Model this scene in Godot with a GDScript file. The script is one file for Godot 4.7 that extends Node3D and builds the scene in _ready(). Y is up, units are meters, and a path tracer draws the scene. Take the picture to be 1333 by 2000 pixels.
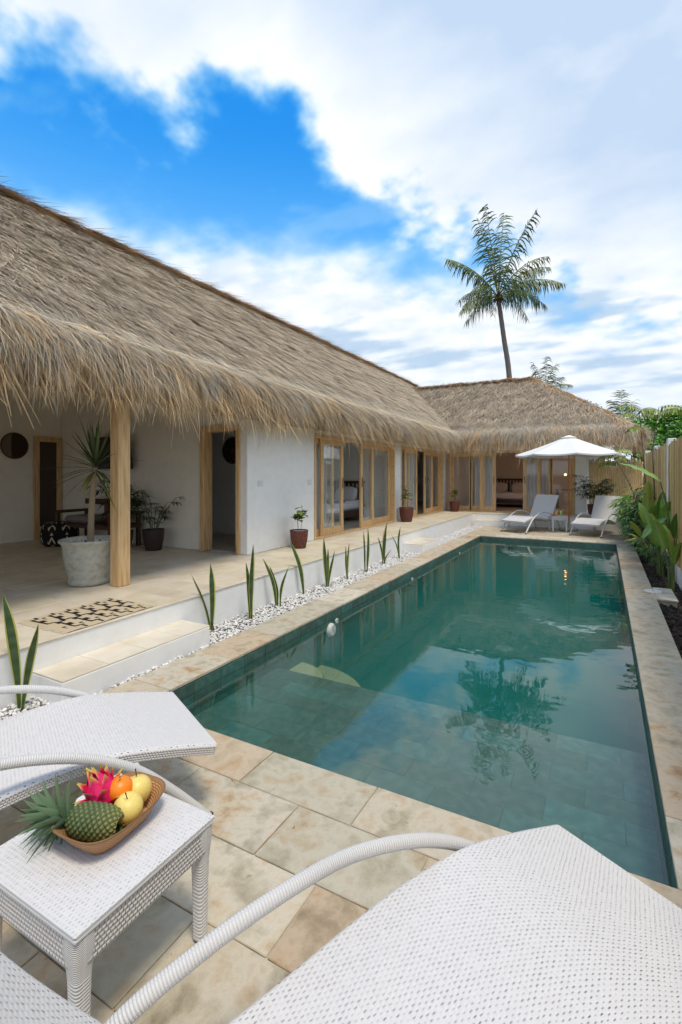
extends Node3D
# Thatched villa beside a green stone pool. x runs across the pool, -z along it; y = 0 is the pool deck.

const TERRACE := 0.36
const WATER := -0.09
const WALL_X := -4.77
const RECESS_Z := -5.77
const BACK_X := -9.5
const FAR_Z := -16.2
const POOL_L := -2.81
const POOL_R := 0.26
const POOL_N := -2.235
const POOL_F := -12.66

var rng := RandomNumberGenerator.new()
var taken := {}
var M := {}

# ------------------------------------------------------------------ mesh builder
class MB:
	var v := PackedVector3Array()
	var n := PackedVector3Array()
	var t := PackedVector2Array()
	var c := PackedColorArray()
	var ix := PackedInt32Array()
	var col := Color.WHITE

	func vert(p: Vector3, nn: Vector3, uv := Vector2.ZERO) -> int:
		v.append(p); n.append(nn); t.append(uv); c.append(col)
		return v.size() - 1

	func tri(a: Vector3, b: Vector3, d: Vector3) -> void:
		var nn := (b - a).cross(d - a).normalized()
		var i := vert(a, nn); vert(b, nn); vert(d, nn)
		ix.append_array(PackedInt32Array([i, i + 2, i + 1]))

	func quad(a: Vector3, b: Vector3, d: Vector3, e: Vector3, us := 1.0, vs := 1.0) -> void:
		var nn := (b - a).cross(e - a).normalized()
		if nn == Vector3.ZERO:
			nn = (d - b).cross(a - b).normalized()
		var i := vert(a, nn, Vector2(0, 0)); vert(b, nn, Vector2(us, 0)); vert(d, nn, Vector2(us, vs)); vert(e, nn, Vector2(0, vs))
		ix.append_array(PackedInt32Array([i, i + 2, i + 1, i, i + 3, i + 2]))

	# rows of points; outward normal is (along row) x (to next row)
	func grid(rows: Array, closed := false, us := 1.0, vs := 1.0, cols := [], flip := false) -> void:
		var base := v.size()
		var h := rows.size()
		var w: int = rows[0].size()
		for i in h:
			var r: PackedVector3Array = rows[i]
			var r0: PackedVector3Array = rows[maxi(i - 1, 0)]
			var r1: PackedVector3Array = rows[mini(i + 1, h - 1)]
			for j in w:
				var ja := j - 1
				var jb := j + 1
				if closed:
					if ja < 0: ja = w - 2
					if jb >= w: jb = 1
				else:
					ja = maxi(ja, 0); jb = mini(jb, w - 1)
				var nn := (r[jb] - r[ja]).cross(r1[j] - r0[j])
				if nn.length_squared() < 1e-16:
					var rr: PackedVector3Array = rows[h / 2]
					nn = r[j] - (rr[0] + rr[w / 2]) * 0.5
				nn = nn.normalized()
				if flip: nn = -nn
				if cols.size(): col = cols[i][j]
				vert(r[j], nn, Vector2(us * j / (w - 1), vs * i / (h - 1)))
		for i in h - 1:
			for j in w - 1:
				var a := base + i * w + j
				if flip:
					ix.append_array(PackedInt32Array([a, a + 1, a + w + 1, a, a + w + 1, a + w]))
				else:
					ix.append_array(PackedInt32Array([a, a + w + 1, a + 1, a, a + w, a + w + 1]))

	func tube(path: PackedVector3Array, radii: PackedFloat32Array, sides := 10, cap := true, vs := 1.0, us := 1.0) -> void:
		var rows := []
		var last := Vector3.ZERO
		var cnt := path.size()
		for i in cnt:
			var tt := (path[mini(i + 1, cnt - 1)] - path[maxi(i - 1, 0)]).normalized()
			var nn := last
			if i == 0:
				nn = Vector3.UP if absf(tt.y) < 0.9 else Vector3.RIGHT
			nn = (nn - tt * nn.dot(tt)).normalized()
			last = nn
			var bb := tt.cross(nn)
			var ring := PackedVector3Array()
			var rad := radii[mini(i, radii.size() - 1)]
			for j in sides + 1:
				var a := TAU * j / sides
				ring.append(path[i] + (nn * cos(a) + bb * sin(a)) * rad)
			rows.append(ring)
		grid(rows, true, us, vs)
		if cap:
			fan(rows[0], path[0], true)
			fan(rows[cnt - 1], path[cnt - 1], false)

	func fan(ring: PackedVector3Array, mid: Vector3, back: bool) -> void:
		for j in ring.size() - 1:
			if back: tri(mid, ring[j + 1], ring[j])
			else: tri(mid, ring[j], ring[j + 1])

	# profile of (radius, y), listed upwards along the outside
	func lathe(profile: PackedVector2Array, segs := 24, at := Vector3.ZERO, us := 1.0, vs := 1.0, wob := 0.0) -> void:
		var rows := []
		for p in profile:
			var ring := PackedVector3Array()
			for j in segs + 1:
				var a := TAU * j / segs
				var rad := p.x * (1.0 + wob * sin(a * 3.0 + p.y * 9.0))
				ring.append(at + Vector3(cos(a) * rad, p.y, -sin(a) * rad))
			rows.append(ring)
		grid(rows, true, us, vs)

	func box(mid: Vector3, size: Vector3, bev := 0.0, bs := Basis.IDENTITY) -> void:
		var h := size * 0.5
		var b := minf(bev, minf(h.x, minf(h.y, h.z)) * 0.9)
		var p := {}
		for sx in [-1, 1]:
			for sy in [-1, 1]:
				for sz in [-1, 1]:
					var q := [Vector3(sx * h.x, sy * (h.y - b), sz * (h.z - b)), Vector3(sx * (h.x - b), sy * h.y, sz * (h.z - b)), Vector3(sx * (h.x - b), sy * (h.y - b), sz * h.z)]
					for k in 3:
						p[[sx, sy, sz, k]] = mid + bs * q[k]
		for s in [-1, 1]:
			_face(p[[s, -1, -1, 0]], p[[s, 1, -1, 0]], p[[s, 1, 1, 0]], p[[s, -1, 1, 0]], bs.x * s)
			_face(p[[-1, s, -1, 1]], p[[1, s, -1, 1]], p[[1, s, 1, 1]], p[[-1, s, 1, 1]], bs.y * s)
			_face(p[[-1, -1, s, 2]], p[[1, -1, s, 2]], p[[1, 1, s, 2]], p[[-1, 1, s, 2]], bs.z * s)
		if b <= 0.0: return
		for s in [-1, 1]:
			for r in [-1, 1]:
				_face(p[[s, r, -1, 0]], p[[s, r, -1, 1]], p[[s, r, 1, 1]], p[[s, r, 1, 0]], bs.x * s + bs.y * r)
				_face(p[[s, -1, r, 0]], p[[s, -1, r, 2]], p[[s, 1, r, 2]], p[[s, 1, r, 0]], bs.x * s + bs.z * r)
				_face(p[[-1, s, r, 1]], p[[-1, s, r, 2]], p[[1, s, r, 2]], p[[1, s, r, 1]], bs.y * s + bs.z * r)
		for sx in [-1, 1]:
			for sy in [-1, 1]:
				for sz in [-1, 1]:
					var a: Vector3 = p[[sx, sy, sz, 0]]
					var d: Vector3 = p[[sx, sy, sz, 1]]
					var e: Vector3 = p[[sx, sy, sz, 2]]
					if (d - a).cross(e - a).dot(bs * Vector3(sx, sy, sz)) > 0: tri(a, d, e)
					else: tri(a, e, d)

	func _face(a: Vector3, b: Vector3, d: Vector3, e: Vector3, out: Vector3) -> void:
		if (b - a).cross(e - a).dot(out) > 0: quad(a, b, d, e)
		else: quad(a, e, d, b)

	# leaf strip: spine points, half widths, side vectors; fold lifts the edges
	func leaf(spine: PackedVector3Array, width: PackedFloat32Array, side: Vector3, up: Vector3, fold := 0.2, ca := Color.WHITE, cb := Color.WHITE, edge := Color(0, 0, 0, 0)) -> void:
		var rows := []
		var cols := []
		for i in spine.size():
			var f := float(i) / (spine.size() - 1)
			var w := width[i]
			var r := PackedVector3Array()
			var cc := []
			var mid := ca.lerp(cb, f)
			if edge.a > 0:
				for k in [-1.0, -0.72, 0.0, 0.72, 1.0]:
					r.append(spine[i] + side * w * k + up * w * fold * absf(k))
					cc.append(edge if absf(k) > 0.9 else mid)
			else:
				for k in [-1.0, 0.0, 1.0]:
					r.append(spine[i] + side * w * k + up * w * fold * absf(k))
					cc.append(mid)
			rows.append(r)
			cols.append(cc)
		grid(rows, false, 1, 1, cols)
		col = Color.WHITE

	func mesh() -> ArrayMesh:
		var a := []
		a.resize(Mesh.ARRAY_MAX)
		a[Mesh.ARRAY_VERTEX] = v
		a[Mesh.ARRAY_NORMAL] = n
		a[Mesh.ARRAY_TEX_UV] = t
		a[Mesh.ARRAY_COLOR] = c
		a[Mesh.ARRAY_INDEX] = ix
		var m := ArrayMesh.new()
		m.add_surface_from_arrays(Mesh.PRIMITIVE_TRIANGLES, a)
		return m

# ------------------------------------------------------------------ scene helpers
func numbered(called: String) -> String:
	var k: int = taken.get(called, 0)
	taken[called] = k + 1
	return called if k == 0 else "%s_%03d" % [called, k]

func thing(called: String, label: String, category: String, at := Vector3.ZERO, turn := 0.0, group := "") -> Node3D:
	var o := Node3D.new()
	o.name = numbered(called)
	add_child(o)
	o.position = at
	o.rotation.y = turn
	tag(o, label, category, group)
	return o

func tag(o: Node3D, label: String, category: String, group := "") -> Node3D:
	o.set_meta("label", label)
	o.set_meta("category", category)
	if group != "": o.set_meta("group", group)
	return o

func put(called: String, b, m: Material, parent: Node3D = null, at := Vector3.ZERO) -> MeshInstance3D:
	var o := MeshInstance3D.new()
	o.mesh = b.mesh() if b is MB else b
	o.material_override = m
	if parent == null:
		o.name = numbered(called)
		add_child(o)
	else:
		o.name = called
		parent.add_child(o, true)
	o.position = at
	return o

func part_box(called: String, mid: Vector3, size: Vector3, m: Material, parent: Node3D, bev := 0.004) -> MeshInstance3D:
	var b := MB.new()
	b.box(Vector3.ZERO, size, bev)
	return put(called, b, m, parent, mid)

func setting(o: Node3D, label := "") -> Node3D:
	o.set_meta("kind", "structure")
	if label != "": o.set_meta("label", label)
	return o

func lin(r: float, g: float, b: float, a := 1.0) -> Color:
	return Color(r, g, b, a).linear_to_srgb()

func mat(r: float, g: float, b: float, rough := 0.8, vc := false) -> StandardMaterial3D:
	var m := StandardMaterial3D.new()
	m.albedo_color = lin(r, g, b)
	m.roughness = rough
	m.vertex_color_use_as_albedo = vc
	m.cull_mode = BaseMaterial3D.CULL_DISABLED
	return m

func noise(freq: float, sd: int, oct := 4, kind := FastNoiseLite.TYPE_SIMPLEX_SMOOTH, warp := 0.0, ridged := false) -> FastNoiseLite:
	var f := FastNoiseLite.new()
	f.noise_type = kind
	f.seed = sd
	f.frequency = freq
	f.fractal_type = FastNoiseLite.FRACTAL_RIDGED if ridged else FastNoiseLite.FRACTAL_FBM
	f.fractal_octaves = oct
	f.fractal_gain = 0.52
	if warp > 0:
		f.domain_warp_enabled = true
		f.domain_warp_amplitude = warp
		f.domain_warp_frequency = freq * 0.7
		f.domain_warp_fractal_octaves = 3
	return f

func ntex(f: FastNoiseLite, size: int, stops := [], nrm := 0.0) -> NoiseTexture2D:
	var tx := NoiseTexture2D.new()
	tx.width = size
	tx.height = size
	tx.seamless = true
	tx.noise = f
	tx.generate_mipmaps = false
	if stops.size():
		var g := Gradient.new()
		var offs := PackedFloat32Array()
		var cs := PackedColorArray()
		for s in stops:
			offs.append(s[0])
			cs.append(s[1])
		g.offsets = offs
		g.colors = cs
		tx.color_ramp = g
	if nrm > 0:
		tx.as_normal_map = true
		tx.bump_strength = nrm
	return tx

func rgb8(r: int, g: int, b: int) -> Color:
	return Color8(r, g, b)

func triplanar(m: StandardMaterial3D, sc: Vector3, world := true) -> StandardMaterial3D:
	m.uv1_triplanar = true
	m.uv1_world_triplanar = world
	m.uv1_scale = sc
	m.uv1_triplanar_sharpness = 4.0
	return m

func blade_path(root: Vector3, dir: Vector3, length: float, droop: float, segs := 5) -> PackedVector3Array:
	var p := PackedVector3Array()
	var d := dir.normalized()
	var q := root
	for i in segs + 1:
		p.append(q)
		d = (d + Vector3.DOWN * droop / segs).normalized()
		q += d * length / segs
	return p

func taper(segs: int, wid: float, peak := 0.3, base := 0.4) -> PackedFloat32Array:
	var p := PackedFloat32Array()
	for i in segs + 1:
		var f := float(i) / segs
		p.append(wid * (lerpf(base, 1.0, f / peak) if f < peak else maxf(0.03, 1.0 - pow((f - peak) / (1.0 - peak), 1.6))))
	return p

# ------------------------------------------------------------------ sky
const SKY_TOP := [[-110.0, 44.0], [-80.0, 39.0], [-63.9, 37.5], [-59.6, 36.6], [-53.4, 37.0], [-46.6, 37.5], [-39.8, 40.5], [-35.0, 40.0], [-32.6, 36.4], [-26.5, 31.9], [-19.3, 28.9], [-16.4, 26.3], [-9.1, 24.5], [-3.9, 20.4], [-0.9, 17.0], [12.0, 13.0]]
const SKY_LOW := [[-110.0, 20.0], [-80.0, 22.0], [-54.9, 24.8], [-49.8, 24.1], [-43.2, 24.6], [-36.2, 25.2], [-26.5, 24.6], [-20.5, 22.1], [-13.5, 21.1], [-6.9, 18.9], [-0.9, 16.8], [12.0, 15.0]]

func along(pts: Array, x: float) -> float:
	if x <= pts[0][0]: return pts[0][1]
	for i in pts.size() - 1:
		if x <= pts[i + 1][0]:
			var f: float = (x - pts[i][0]) / (pts[i + 1][0] - pts[i][0])
			return lerpf(pts[i][1], pts[i + 1][1], f)
	return pts[pts.size() - 1][1]

func sky_picture() -> Image:
	var w := 2560
	var h := 1280
	var data := PackedByteArray()
	data.resize(w * h * 3)
	var puff := noise(1.0, 11, 8)
	var wisp := noise(1.0, 5, 6)
	var big := noise(1.0, 23, 2)
	var top := PackedFloat32Array()
	var low := PackedFloat32Array()
	var own := PackedFloat32Array()
	for i in w:
		var az := wrapf((float(i) + 0.5) / w * 360.0, -180.0, 180.0)
		top.append(along(SKY_TOP, az))
		low.append(along(SKY_LOW, az))
		own.append(smoothstep(-125.0, -85.0, az) * (1.0 - smoothstep(4.0, 30.0, az)))
	for j in h / 2 + 6:
		var el := 90.0 - (float(j) + 0.5) / h * 180.0
		var er := deg_to_rad(maxf(el, 0.3))
		var ce := cos(er)
		var se := sin(er)
		var plane := 1.0 / (se + 0.16)
		for i in w:
			var ar := (float(i) + 0.5) / w * TAU
			var dx := sin(ar) * ce
			var dz := -cos(ar) * ce
			var px := dx * plane
			var pz := dz * plane
			var a := puff.get_noise_2d(px * 4.2 + 7.0, pz * 4.2)
			var s := wisp.get_noise_2d(px * 1.3, pz * 2.6 + 3.0)
			var b := big.get_noise_3d(dx * 1.6, se * 1.6, dz * 1.6)
			# blue gap between two cloud banks, continued round the sky by broad noise
			var up := top[i] - el + a * 5.0 + s * 1.6
			var dn := el - low[i] + a * 2.2 + s * 2.4
			var gap := smoothstep(-1.6, 4.0, up) * smoothstep(-4.0, 3.6, dn)
			var other := smoothstep(0.12, 0.34, b + a * 0.22) * smoothstep(6.0, 22.0, el)
			var blue := lerpf(other, gap, own[i])
			blue *= 1.0 - 0.25 * smoothstep(0.2, 0.6, s)
			var deep := smoothstep(20.0, 38.0, el)
			var cb := Color(0.44, 0.72, 0.97).lerp(Color(0.15, 0.55, 0.90), deep)
			# cloud: bright along its rim, bluish grey inside
			var inside := lerpf(0.5 + b, clampf(-up / 16.0, 0.0, 1.0) if up < 0.0 else 0.15, own[i])
			inside = clampf(inside + s * 0.55 + a * 0.5, 0.0, 1.0)
			var cc := Color(0.955, 0.968, 0.982).lerp(Color(0.74, 0.82, 0.92), inside)
			var hz := smoothstep(16.0, 3.0, el)
			cc = cc.lerp(Color(0.90, 0.935, 0.97), hz * 0.7)
			var grey := smoothstep(0.10, 0.42, wisp.get_noise_2d(px * 0.9 + 40.0, pz * 2.2 + 11.0)) * smoothstep(26.0, 18.0, el)
			cc = cc.lerp(Color(0.66, 0.77, 0.88), grey * 0.75)
			var k := cc.lerp(cb, blue)
			var o := (j * w + i) * 3
			data[o] = int(clampf(k.r, 0, 1) * 207.0)
			data[o + 1] = int(clampf(k.g, 0, 1) * 207.0)
			data[o + 2] = int(clampf(k.b, 0, 1) * 207.0)
	for j in range(h / 2 + 6, h):
		for i in w:
			var o := (j * w + i) * 3
			data[o] = 150
			data[o + 1] = 146
			data[o + 2] = 138
	return Image.create_from_data(w, h, false, Image.FORMAT_RGB8, data)

func air_and_camera() -> void:
	var cam := Camera3D.new()
	cam.name = "camera"
	add_child(cam)
	cam.position = Vector3(0, 1.6, 0)
	cam.rotation_degrees = Vector3(0, 28.6, 0)
	cam.projection = Camera3D.PROJECTION_FRUSTUM
	cam.near = 0.05
	cam.far = 900.0
	cam.size = 2000.0 / 941.5 * cam.near
	cam.frustum_offset = Vector2(0, -74.0 / 941.5 * cam.near)
	cam.current = true
	var env := Environment.new()
	env.background_mode = Environment.BG_SKY
	var sky := Sky.new()
	var pm := PanoramaSkyMaterial.new()
	pm.panorama = ImageTexture.create_from_image(sky_picture())
	sky.sky_material = pm
	env.sky = sky
	env.tonemap_mode = Environment.TONE_MAPPER_LINEAR
	env.tonemap_exposure = 1.82
	env.volumetric_fog_enabled = true
	env.volumetric_fog_density = 0.0
	env.sdfgi_enabled = true
	env.ssao_enabled = true
	env.ssil_enabled = true
	var we := WorldEnvironment.new()
	we.name = "air"
	we.environment = env
	add_child(we)
	var sun := DirectionalLight3D.new()
	sun.name = "sun"
	add_child(sun)
	sun.light_color = Color(1.0, 0.95, 0.87)
	sun.light_energy = 0.44
	sun.light_angular_distance = 14.0
	sun.shadow_enabled = true
	sun.rotation_degrees = Vector3(-68, 56, 0)

# ------------------------------------------------------------------ materials
func weave_picture(side: bool) -> Array:
	# a tile of woven flat strand: one plain colour, real slots (alpha) and relief of the strands
	var s := 384
	var im := Image.create(s, s, false, Image.FORMAT_RGBA8)
	var hm := Image.create(s, s, false, Image.FORMAT_RGB8)
	var cell := 24
	var jr := RandomNumberGenerator.new()
	jr.seed = 8
	var jit := []
	for q in 256: jit.append([jr.randf_range(-0.08, 0.08), jr.randf_range(0.55, 1.25), jr.randf_range(0.90, 1.0), jr.randf_range(0.98, 1.0)])
	for y in s:
		for x in s:
			var row := y / cell
			var xx := (x + (row % 2) * cell / 2) % cell
			var fy := (float(y % cell) + 0.5) / cell
			var fx := (float(xx) + 0.5) / cell
			var hgt := 0.0
			var open := 0.0
			var jj: Array = jit[(row * 16 + ((x + (row % 2) * cell / 2) / cell) % 16) % 256]
			if side:
				hgt = sin(fy * PI) * (0.35 + 0.65 * sin(fx * PI))
				open = 1.0 if minf(fx, 1.0 - fx) < 0.07 and absf(fy - 0.5) < 0.36 else 0.0
			else:
				hgt = (0.5 + 0.5 * absf(cos(fx * PI)) * sin(fy * PI)) * jj[2]
				open = 1.0 if absf(fx - 0.5 + jj[0]) < 0.062 * jj[1] and absf(fy - 0.5) < 0.27 * minf(jj[1], 1.1) else 0.0
			im.set_pixel(x, y, Color(0.885 * jj[3], 0.88 * jj[3], 0.88 * jj[3], 1.0 - open))
			hm.set_pixel(x, y, Color(hgt, hgt, hgt))
	return [ImageTexture.create_from_image(im), ImageTexture.create_from_image(hm)]

func ring_picture() -> ImageTexture:
	var hm := Image.create(64, 32, false, Image.FORMAT_RGB8)
	for y in 32:
		for x in 64:
			var f := sin((float(y) + 0.5) / 32.0 * PI)
			if x % 32 > 27 and y < 14: f *= 0.2
			hm.set_pixel(x, y, Color(f, f, f))
	return ImageTexture.create_from_image(hm)

func materials() -> void:
	var pl := mat(0.87, 0.87, 0.86, 0.9)
	pl.albedo_texture = ntex(noise(0.012, 3, 5), 512, [[0.0, Color(0.965, 0.965, 0.96)], [0.5, Color(0.99, 0.99, 0.99)], [1.0, Color(1, 1, 1)]])
	pl.normal_enabled = true
	pl.normal_texture = ntex(noise(0.05, 8, 4), 512, [], 1.5)
	pl.normal_scale = 0.12
	M.plaster = triplanar(pl, Vector3.ONE * 0.7)
	var bounce_plaster: StandardMaterial3D = pl.duplicate()
	bounce_plaster.albedo_color = lin(0.86, 0.82, 0.73)
	M.cream = bounce_plaster  # veranda plaster tinted warm, standing in for light bounced off the floor
	var wd := mat(1, 1, 1, 0.62)
	var grain := noise(0.02, 31, 5, FastNoiseLite.TYPE_SIMPLEX_SMOOTH, 14.0)
	wd.albedo_texture = ntex(grain, 512, [[0.0, rgb8(176, 136, 90)], [0.35, rgb8(204, 166, 116)], [0.6, rgb8(214, 180, 132)], [1.0, rgb8(222, 192, 148)]])
	M.wood = triplanar(wd, Vector3(2.6, 0.16, 2.6))
	var wh := wd.duplicate()
	M.wood_flat = triplanar(wh, Vector3(0.5, 4.0, 0.5))
	var dw := mat(0.07, 0.03, 0.016, 0.5)
	M.dark_wood = dw
	# sandstone slabs: pale ground with tan, rust and grey clouding, cut by thin iron lines
	var sn1 := noise(0.006, 41, 8, FastNoiseLite.TYPE_SIMPLEX_SMOOTH, 40.0)
	sn1.fractal_gain = 0.64
	var sn2 := noise(0.007, 57, 8, FastNoiseLite.TYPE_SIMPLEX_SMOOTH, 40.0)
	sn2.fractal_gain = 0.64
	var stone_tex := [
		ntex(sn1, 1024, [[0.0, rgb8(158, 152, 138)], [0.26, rgb8(190, 184, 168)], [0.48, rgb8(214, 209, 198)], [0.64, rgb8(208, 196, 176)], [0.80, rgb8(192, 170, 142)], [1.0, rgb8(164, 134, 106)]]),
		ntex(sn2, 1024, [[0.0, rgb8(168, 140, 112)], [0.22, rgb8(200, 184, 162)], [0.48, rgb8(217, 213, 203)], [0.7, rgb8(196, 191, 176)], [0.9, rgb8(170, 163, 146)], [1.0, rgb8(148, 140, 122)]])]
	var vein := ntex(noise(0.004, 77, 3, FastNoiseLite.TYPE_SIMPLEX_SMOOTH, 46.0, true), 1024, [[0.0, Color.WHITE], [0.955, Color.WHITE], [0.985, rgb8(206, 176, 144)], [1.0, rgb8(120, 88, 62)]])
	var grit := ntex(noise(0.30, 5, 4), 1024, [], 3.0)
	M.stone = []
	for k in 8:
		var st := mat(1, 1, 1, 0.72)
		st.albedo_color = [Color(0.93, 0.91, 0.87), Color(0.89, 0.83, 0.76), Color(0.91, 0.895, 0.865), Color(0.86, 0.845, 0.80), Color(0.91, 0.86, 0.80), Color(0.95, 0.935, 0.905), Color(0.86, 0.79, 0.715), Color(0.89, 0.86, 0.81)][k]
		st.albedo_texture = stone_tex[k % 2]
		st.detail_enabled = true
		st.detail_blend_mode = BaseMaterial3D.BLEND_MODE_MUL
		st.detail_albedo = vein
		st.detail_uv_layer = BaseMaterial3D.DETAIL_UV_1
		st.normal_enabled = true
		st.normal_texture = grit
		st.normal_scale = 0.25
		triplanar(st, Vector3.ONE * [0.50, 0.44, 0.56, 0.42, 0.52, 0.46, 0.58, 0.48][k])
		st.uv1_offset = Vector3(k * 0.37, k * 0.21, k * 0.53)
		M.stone.append(st)
	var mortar := mat(0.50, 0.46, 0.38, 0.95)
	mortar.albedo_color = lin(0.56, 0.49, 0.38)
	M.mortar = mortar
	M.floor = []
	var ftex := ntex(noise(0.008, 91, 5, FastNoiseLite.TYPE_SIMPLEX_SMOOTH, 25.0), 512, [[0.0, rgb8(202, 190, 168)], [0.4, rgb8(215, 205, 186)], [0.7, rgb8(222, 214, 198)], [1.0, rgb8(208, 196, 174)]])
	for k in 4:
		var ft := mat(1, 1, 1, 0.5)
		var f2: float = [0.96, 0.94, 0.98, 0.95][k]
		ft.albedo_color = Color(f2, f2 * 0.995, f2 * [0.97, 0.99, 0.98, 0.95][k])
		ft.albedo_texture = ftex
		triplanar(ft, Vector3.ONE * 0.5)
		ft.uv1_offset = Vector3(k * 0.31, 0, k * 0.67)
		M.floor.append(ft)
	var sp0 := mat(0.90, 0.88, 0.84, 0.5)
	sp0.albedo_texture = ftex
	M.step_top = triplanar(sp0, Vector3.ONE * 0.5)
	sp0.albedo_color = Color(1.0, 1.0, 1.0)
	M.grout = mat(0.40, 0.33, 0.23, 0.9)
	# green volcanic stone of the pool
	M.pool = []
	var ptex := ntex(noise(0.02, 14, 5, FastNoiseLite.TYPE_SIMPLEX_SMOOTH, 20.0), 512, [[0.0, rgb8(56, 90, 82)], [0.5, rgb8(70, 106, 96)], [0.8, rgb8(84, 118, 106)], [1.0, rgb8(78, 98, 88)]])
	for k in 5:
		var pt := mat(1, 1, 1, 0.55)
		var f3: float = [0.90, 0.86, 0.95, 0.82, 0.88][k]
		pt.albedo_color = Color(f3 * [0.96, 1.0, 0.92, 1.04, 0.98][k], f3, f3 * [1.0, 0.98, 1.02, 0.98, 1.0][k])
		pt.albedo_texture = ptex
		triplanar(pt, Vector3.ONE * 0.9)
		pt.uv1_offset = Vector3(k * 0.41, k * 0.3, k * 0.17)
		M.pool.append(pt)
	M.pool_grout = mat(0.09, 0.15, 0.13, 0.8)
	var wt := StandardMaterial3D.new()
	wt.albedo_color = Color(1.0, 1.0, 1.0, 0.0)
	wt.transparency = BaseMaterial3D.TRANSPARENCY_ALPHA
	wt.roughness = 0.0
	wt.metallic_specular = 0.5
	M.water = wt
	var soil := mat(1, 1, 1, 0.95)
	soil.albedo_texture = ntex(noise(0.05, 6, 5), 512, [[0.0, rgb8(34, 24, 18)], [0.5, rgb8(66, 48, 36)], [1.0, rgb8(104, 80, 62)]])
	soil.heightmap_enabled = true
	soil.heightmap_scale = 3.0
	soil.heightmap_texture = ntex(noise(0.06, 9, 5), 512)
	M.soil = triplanar(soil, Vector3.ONE * 0.8)
	var gl := StandardMaterial3D.new()
	gl.albedo_color = Color(0.9, 0.95, 0.93, 0.06)
	gl.transparency = BaseMaterial3D.TRANSPARENCY_ALPHA
	gl.roughness = 0.02
	M.glass = gl
	var w1 := weave_picture(false)
	var wv := mat(0.90, 0.895, 0.895, 0.6)
	wv.albedo_texture = w1[0]
	wv.transparency = BaseMaterial3D.TRANSPARENCY_ALPHA_SCISSOR
	wv.alpha_scissor_threshold = 0.5
	wv.heightmap_enabled = true
	wv.heightmap_scale = 0.10
	wv.heightmap_texture = w1[1]
	M.weave = wv
	var w2 := weave_picture(true)
	var ws := mat(0.85, 0.84, 0.83, 0.6)
	ws.albedo_texture = w2[0]
	ws.transparency = BaseMaterial3D.TRANSPARENCY_ALPHA_SCISSOR
	ws.alpha_scissor_threshold = 0.5
	ws.heightmap_enabled = true
	ws.heightmap_scale = 0.30
	ws.heightmap_texture = w2[1]
	M.weave_side = ws
	var wr := mat(0.68, 0.672, 0.665, 0.6)
	wr.heightmap_enabled = true
	wr.heightmap_scale = 0.22
	wr.heightmap_texture = ring_picture()
	M.wrap = wr
	M.strand = mat(0.67, 0.662, 0.655, 0.6)
	M.straw = mat(1, 1, 1, 0.85, true)
	var lf := mat(1, 1, 1, 0.45, true)
	lf.backlight_enabled = true
	lf.backlight = Color(0.35, 0.4, 0.2)
	M.leaf = lf
	M.bark = mat(1, 1, 1, 0.9, true)
	M.plain = mat(1, 1, 1, 0.6, true)
	M.black = mat(0.012, 0.012, 0.014, 0.35)
	M.white_metal = mat(0.75, 0.75, 0.75, 0.4)
	M.brass = mat(0.30, 0.18, 0.10, 0.4)
	M.linen = mat(0.78, 0.79, 0.83, 0.9)
	var canvas := mat(0.82, 0.83, 0.82, 0.85)
	canvas.backlight_enabled = true
	canvas.backlight = Color(0.5, 0.52, 0.5)
	M.canvas = canvas
	var thb := mat(1, 1, 1, 1.0)
	thb.albedo_texture = ntex(noise(0.03, 17, 4), 256, [[0.0, rgb8(60, 46, 32)], [1.0, rgb8(128, 102, 74)]])
	var rb := mat(1, 1, 1, 1.0)
	rb.albedo_texture = ntex(noise(0.03, 17, 4), 256, [[0.0, rgb8(104, 78, 46)], [1.0, rgb8(166, 130, 84)]])
	M.ridge_base = triplanar(rb, Vector3(2.0, 2.0, 0.4))
	var sf := mat(1, 1, 1, 0.9)
	sf.albedo_texture = ntex(noise(0.03, 27, 4), 256, [[0.0, rgb8(176, 150, 112)], [1.0, rgb8(214, 192, 152)]])
	M.soffit = triplanar(sf, Vector3(0.4, 2.0, 3.0))  # pale colour picked to throw light into the veranda; this face is unseen
	M.thatch_base = triplanar(thb, Vector3(1.0, 1.0, 1.0))
	var bam := mat(1, 1, 1, 0.55)
	bam.albedo_texture = ntex(noise(0.02, 63, 4, FastNoiseLite.TYPE_SIMPLEX_SMOOTH, 10.0), 512, [[0.0, rgb8(188, 146, 90)], [0.4, rgb8(222, 188, 126)], [0.75, rgb8(234, 206, 150)], [1.0, rgb8(206, 168, 110)]])
	M.bamboo = triplanar(bam, Vector3(3.0, 0.4, 3.0))
	var dbam := mat(1, 1, 1, 0.6)
	dbam.albedo_texture = bam.albedo_texture
	M.dark_bamboo = triplanar(dbam, Vector3(3.0, 0.4, 3.0))
	var pot := mat(1, 1, 1, 0.8)
	pot.albedo_texture = ntex(noise(0.015, 19, 5), 512, [[0.0, rgb8(150, 148, 132)], [0.4, rgb8(172, 172, 160)], [0.7, rgb8(184, 184, 174)], [1.0, rgb8(160, 154, 136)]])
	M.concrete = triplanar(pot, Vector3.ONE * 1.3)
	var clay := mat(1, 1, 1, 0.6)
	clay.albedo_texture = ntex(noise(0.04, 29, 4), 256, [[0.0, rgb8(66, 32, 24)], [0.6, rgb8(98, 50, 38)], [1.0, rgb8(122, 74, 58)]])
	M.clay = triplanar(clay, Vector3.ONE * 2.0)

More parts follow.
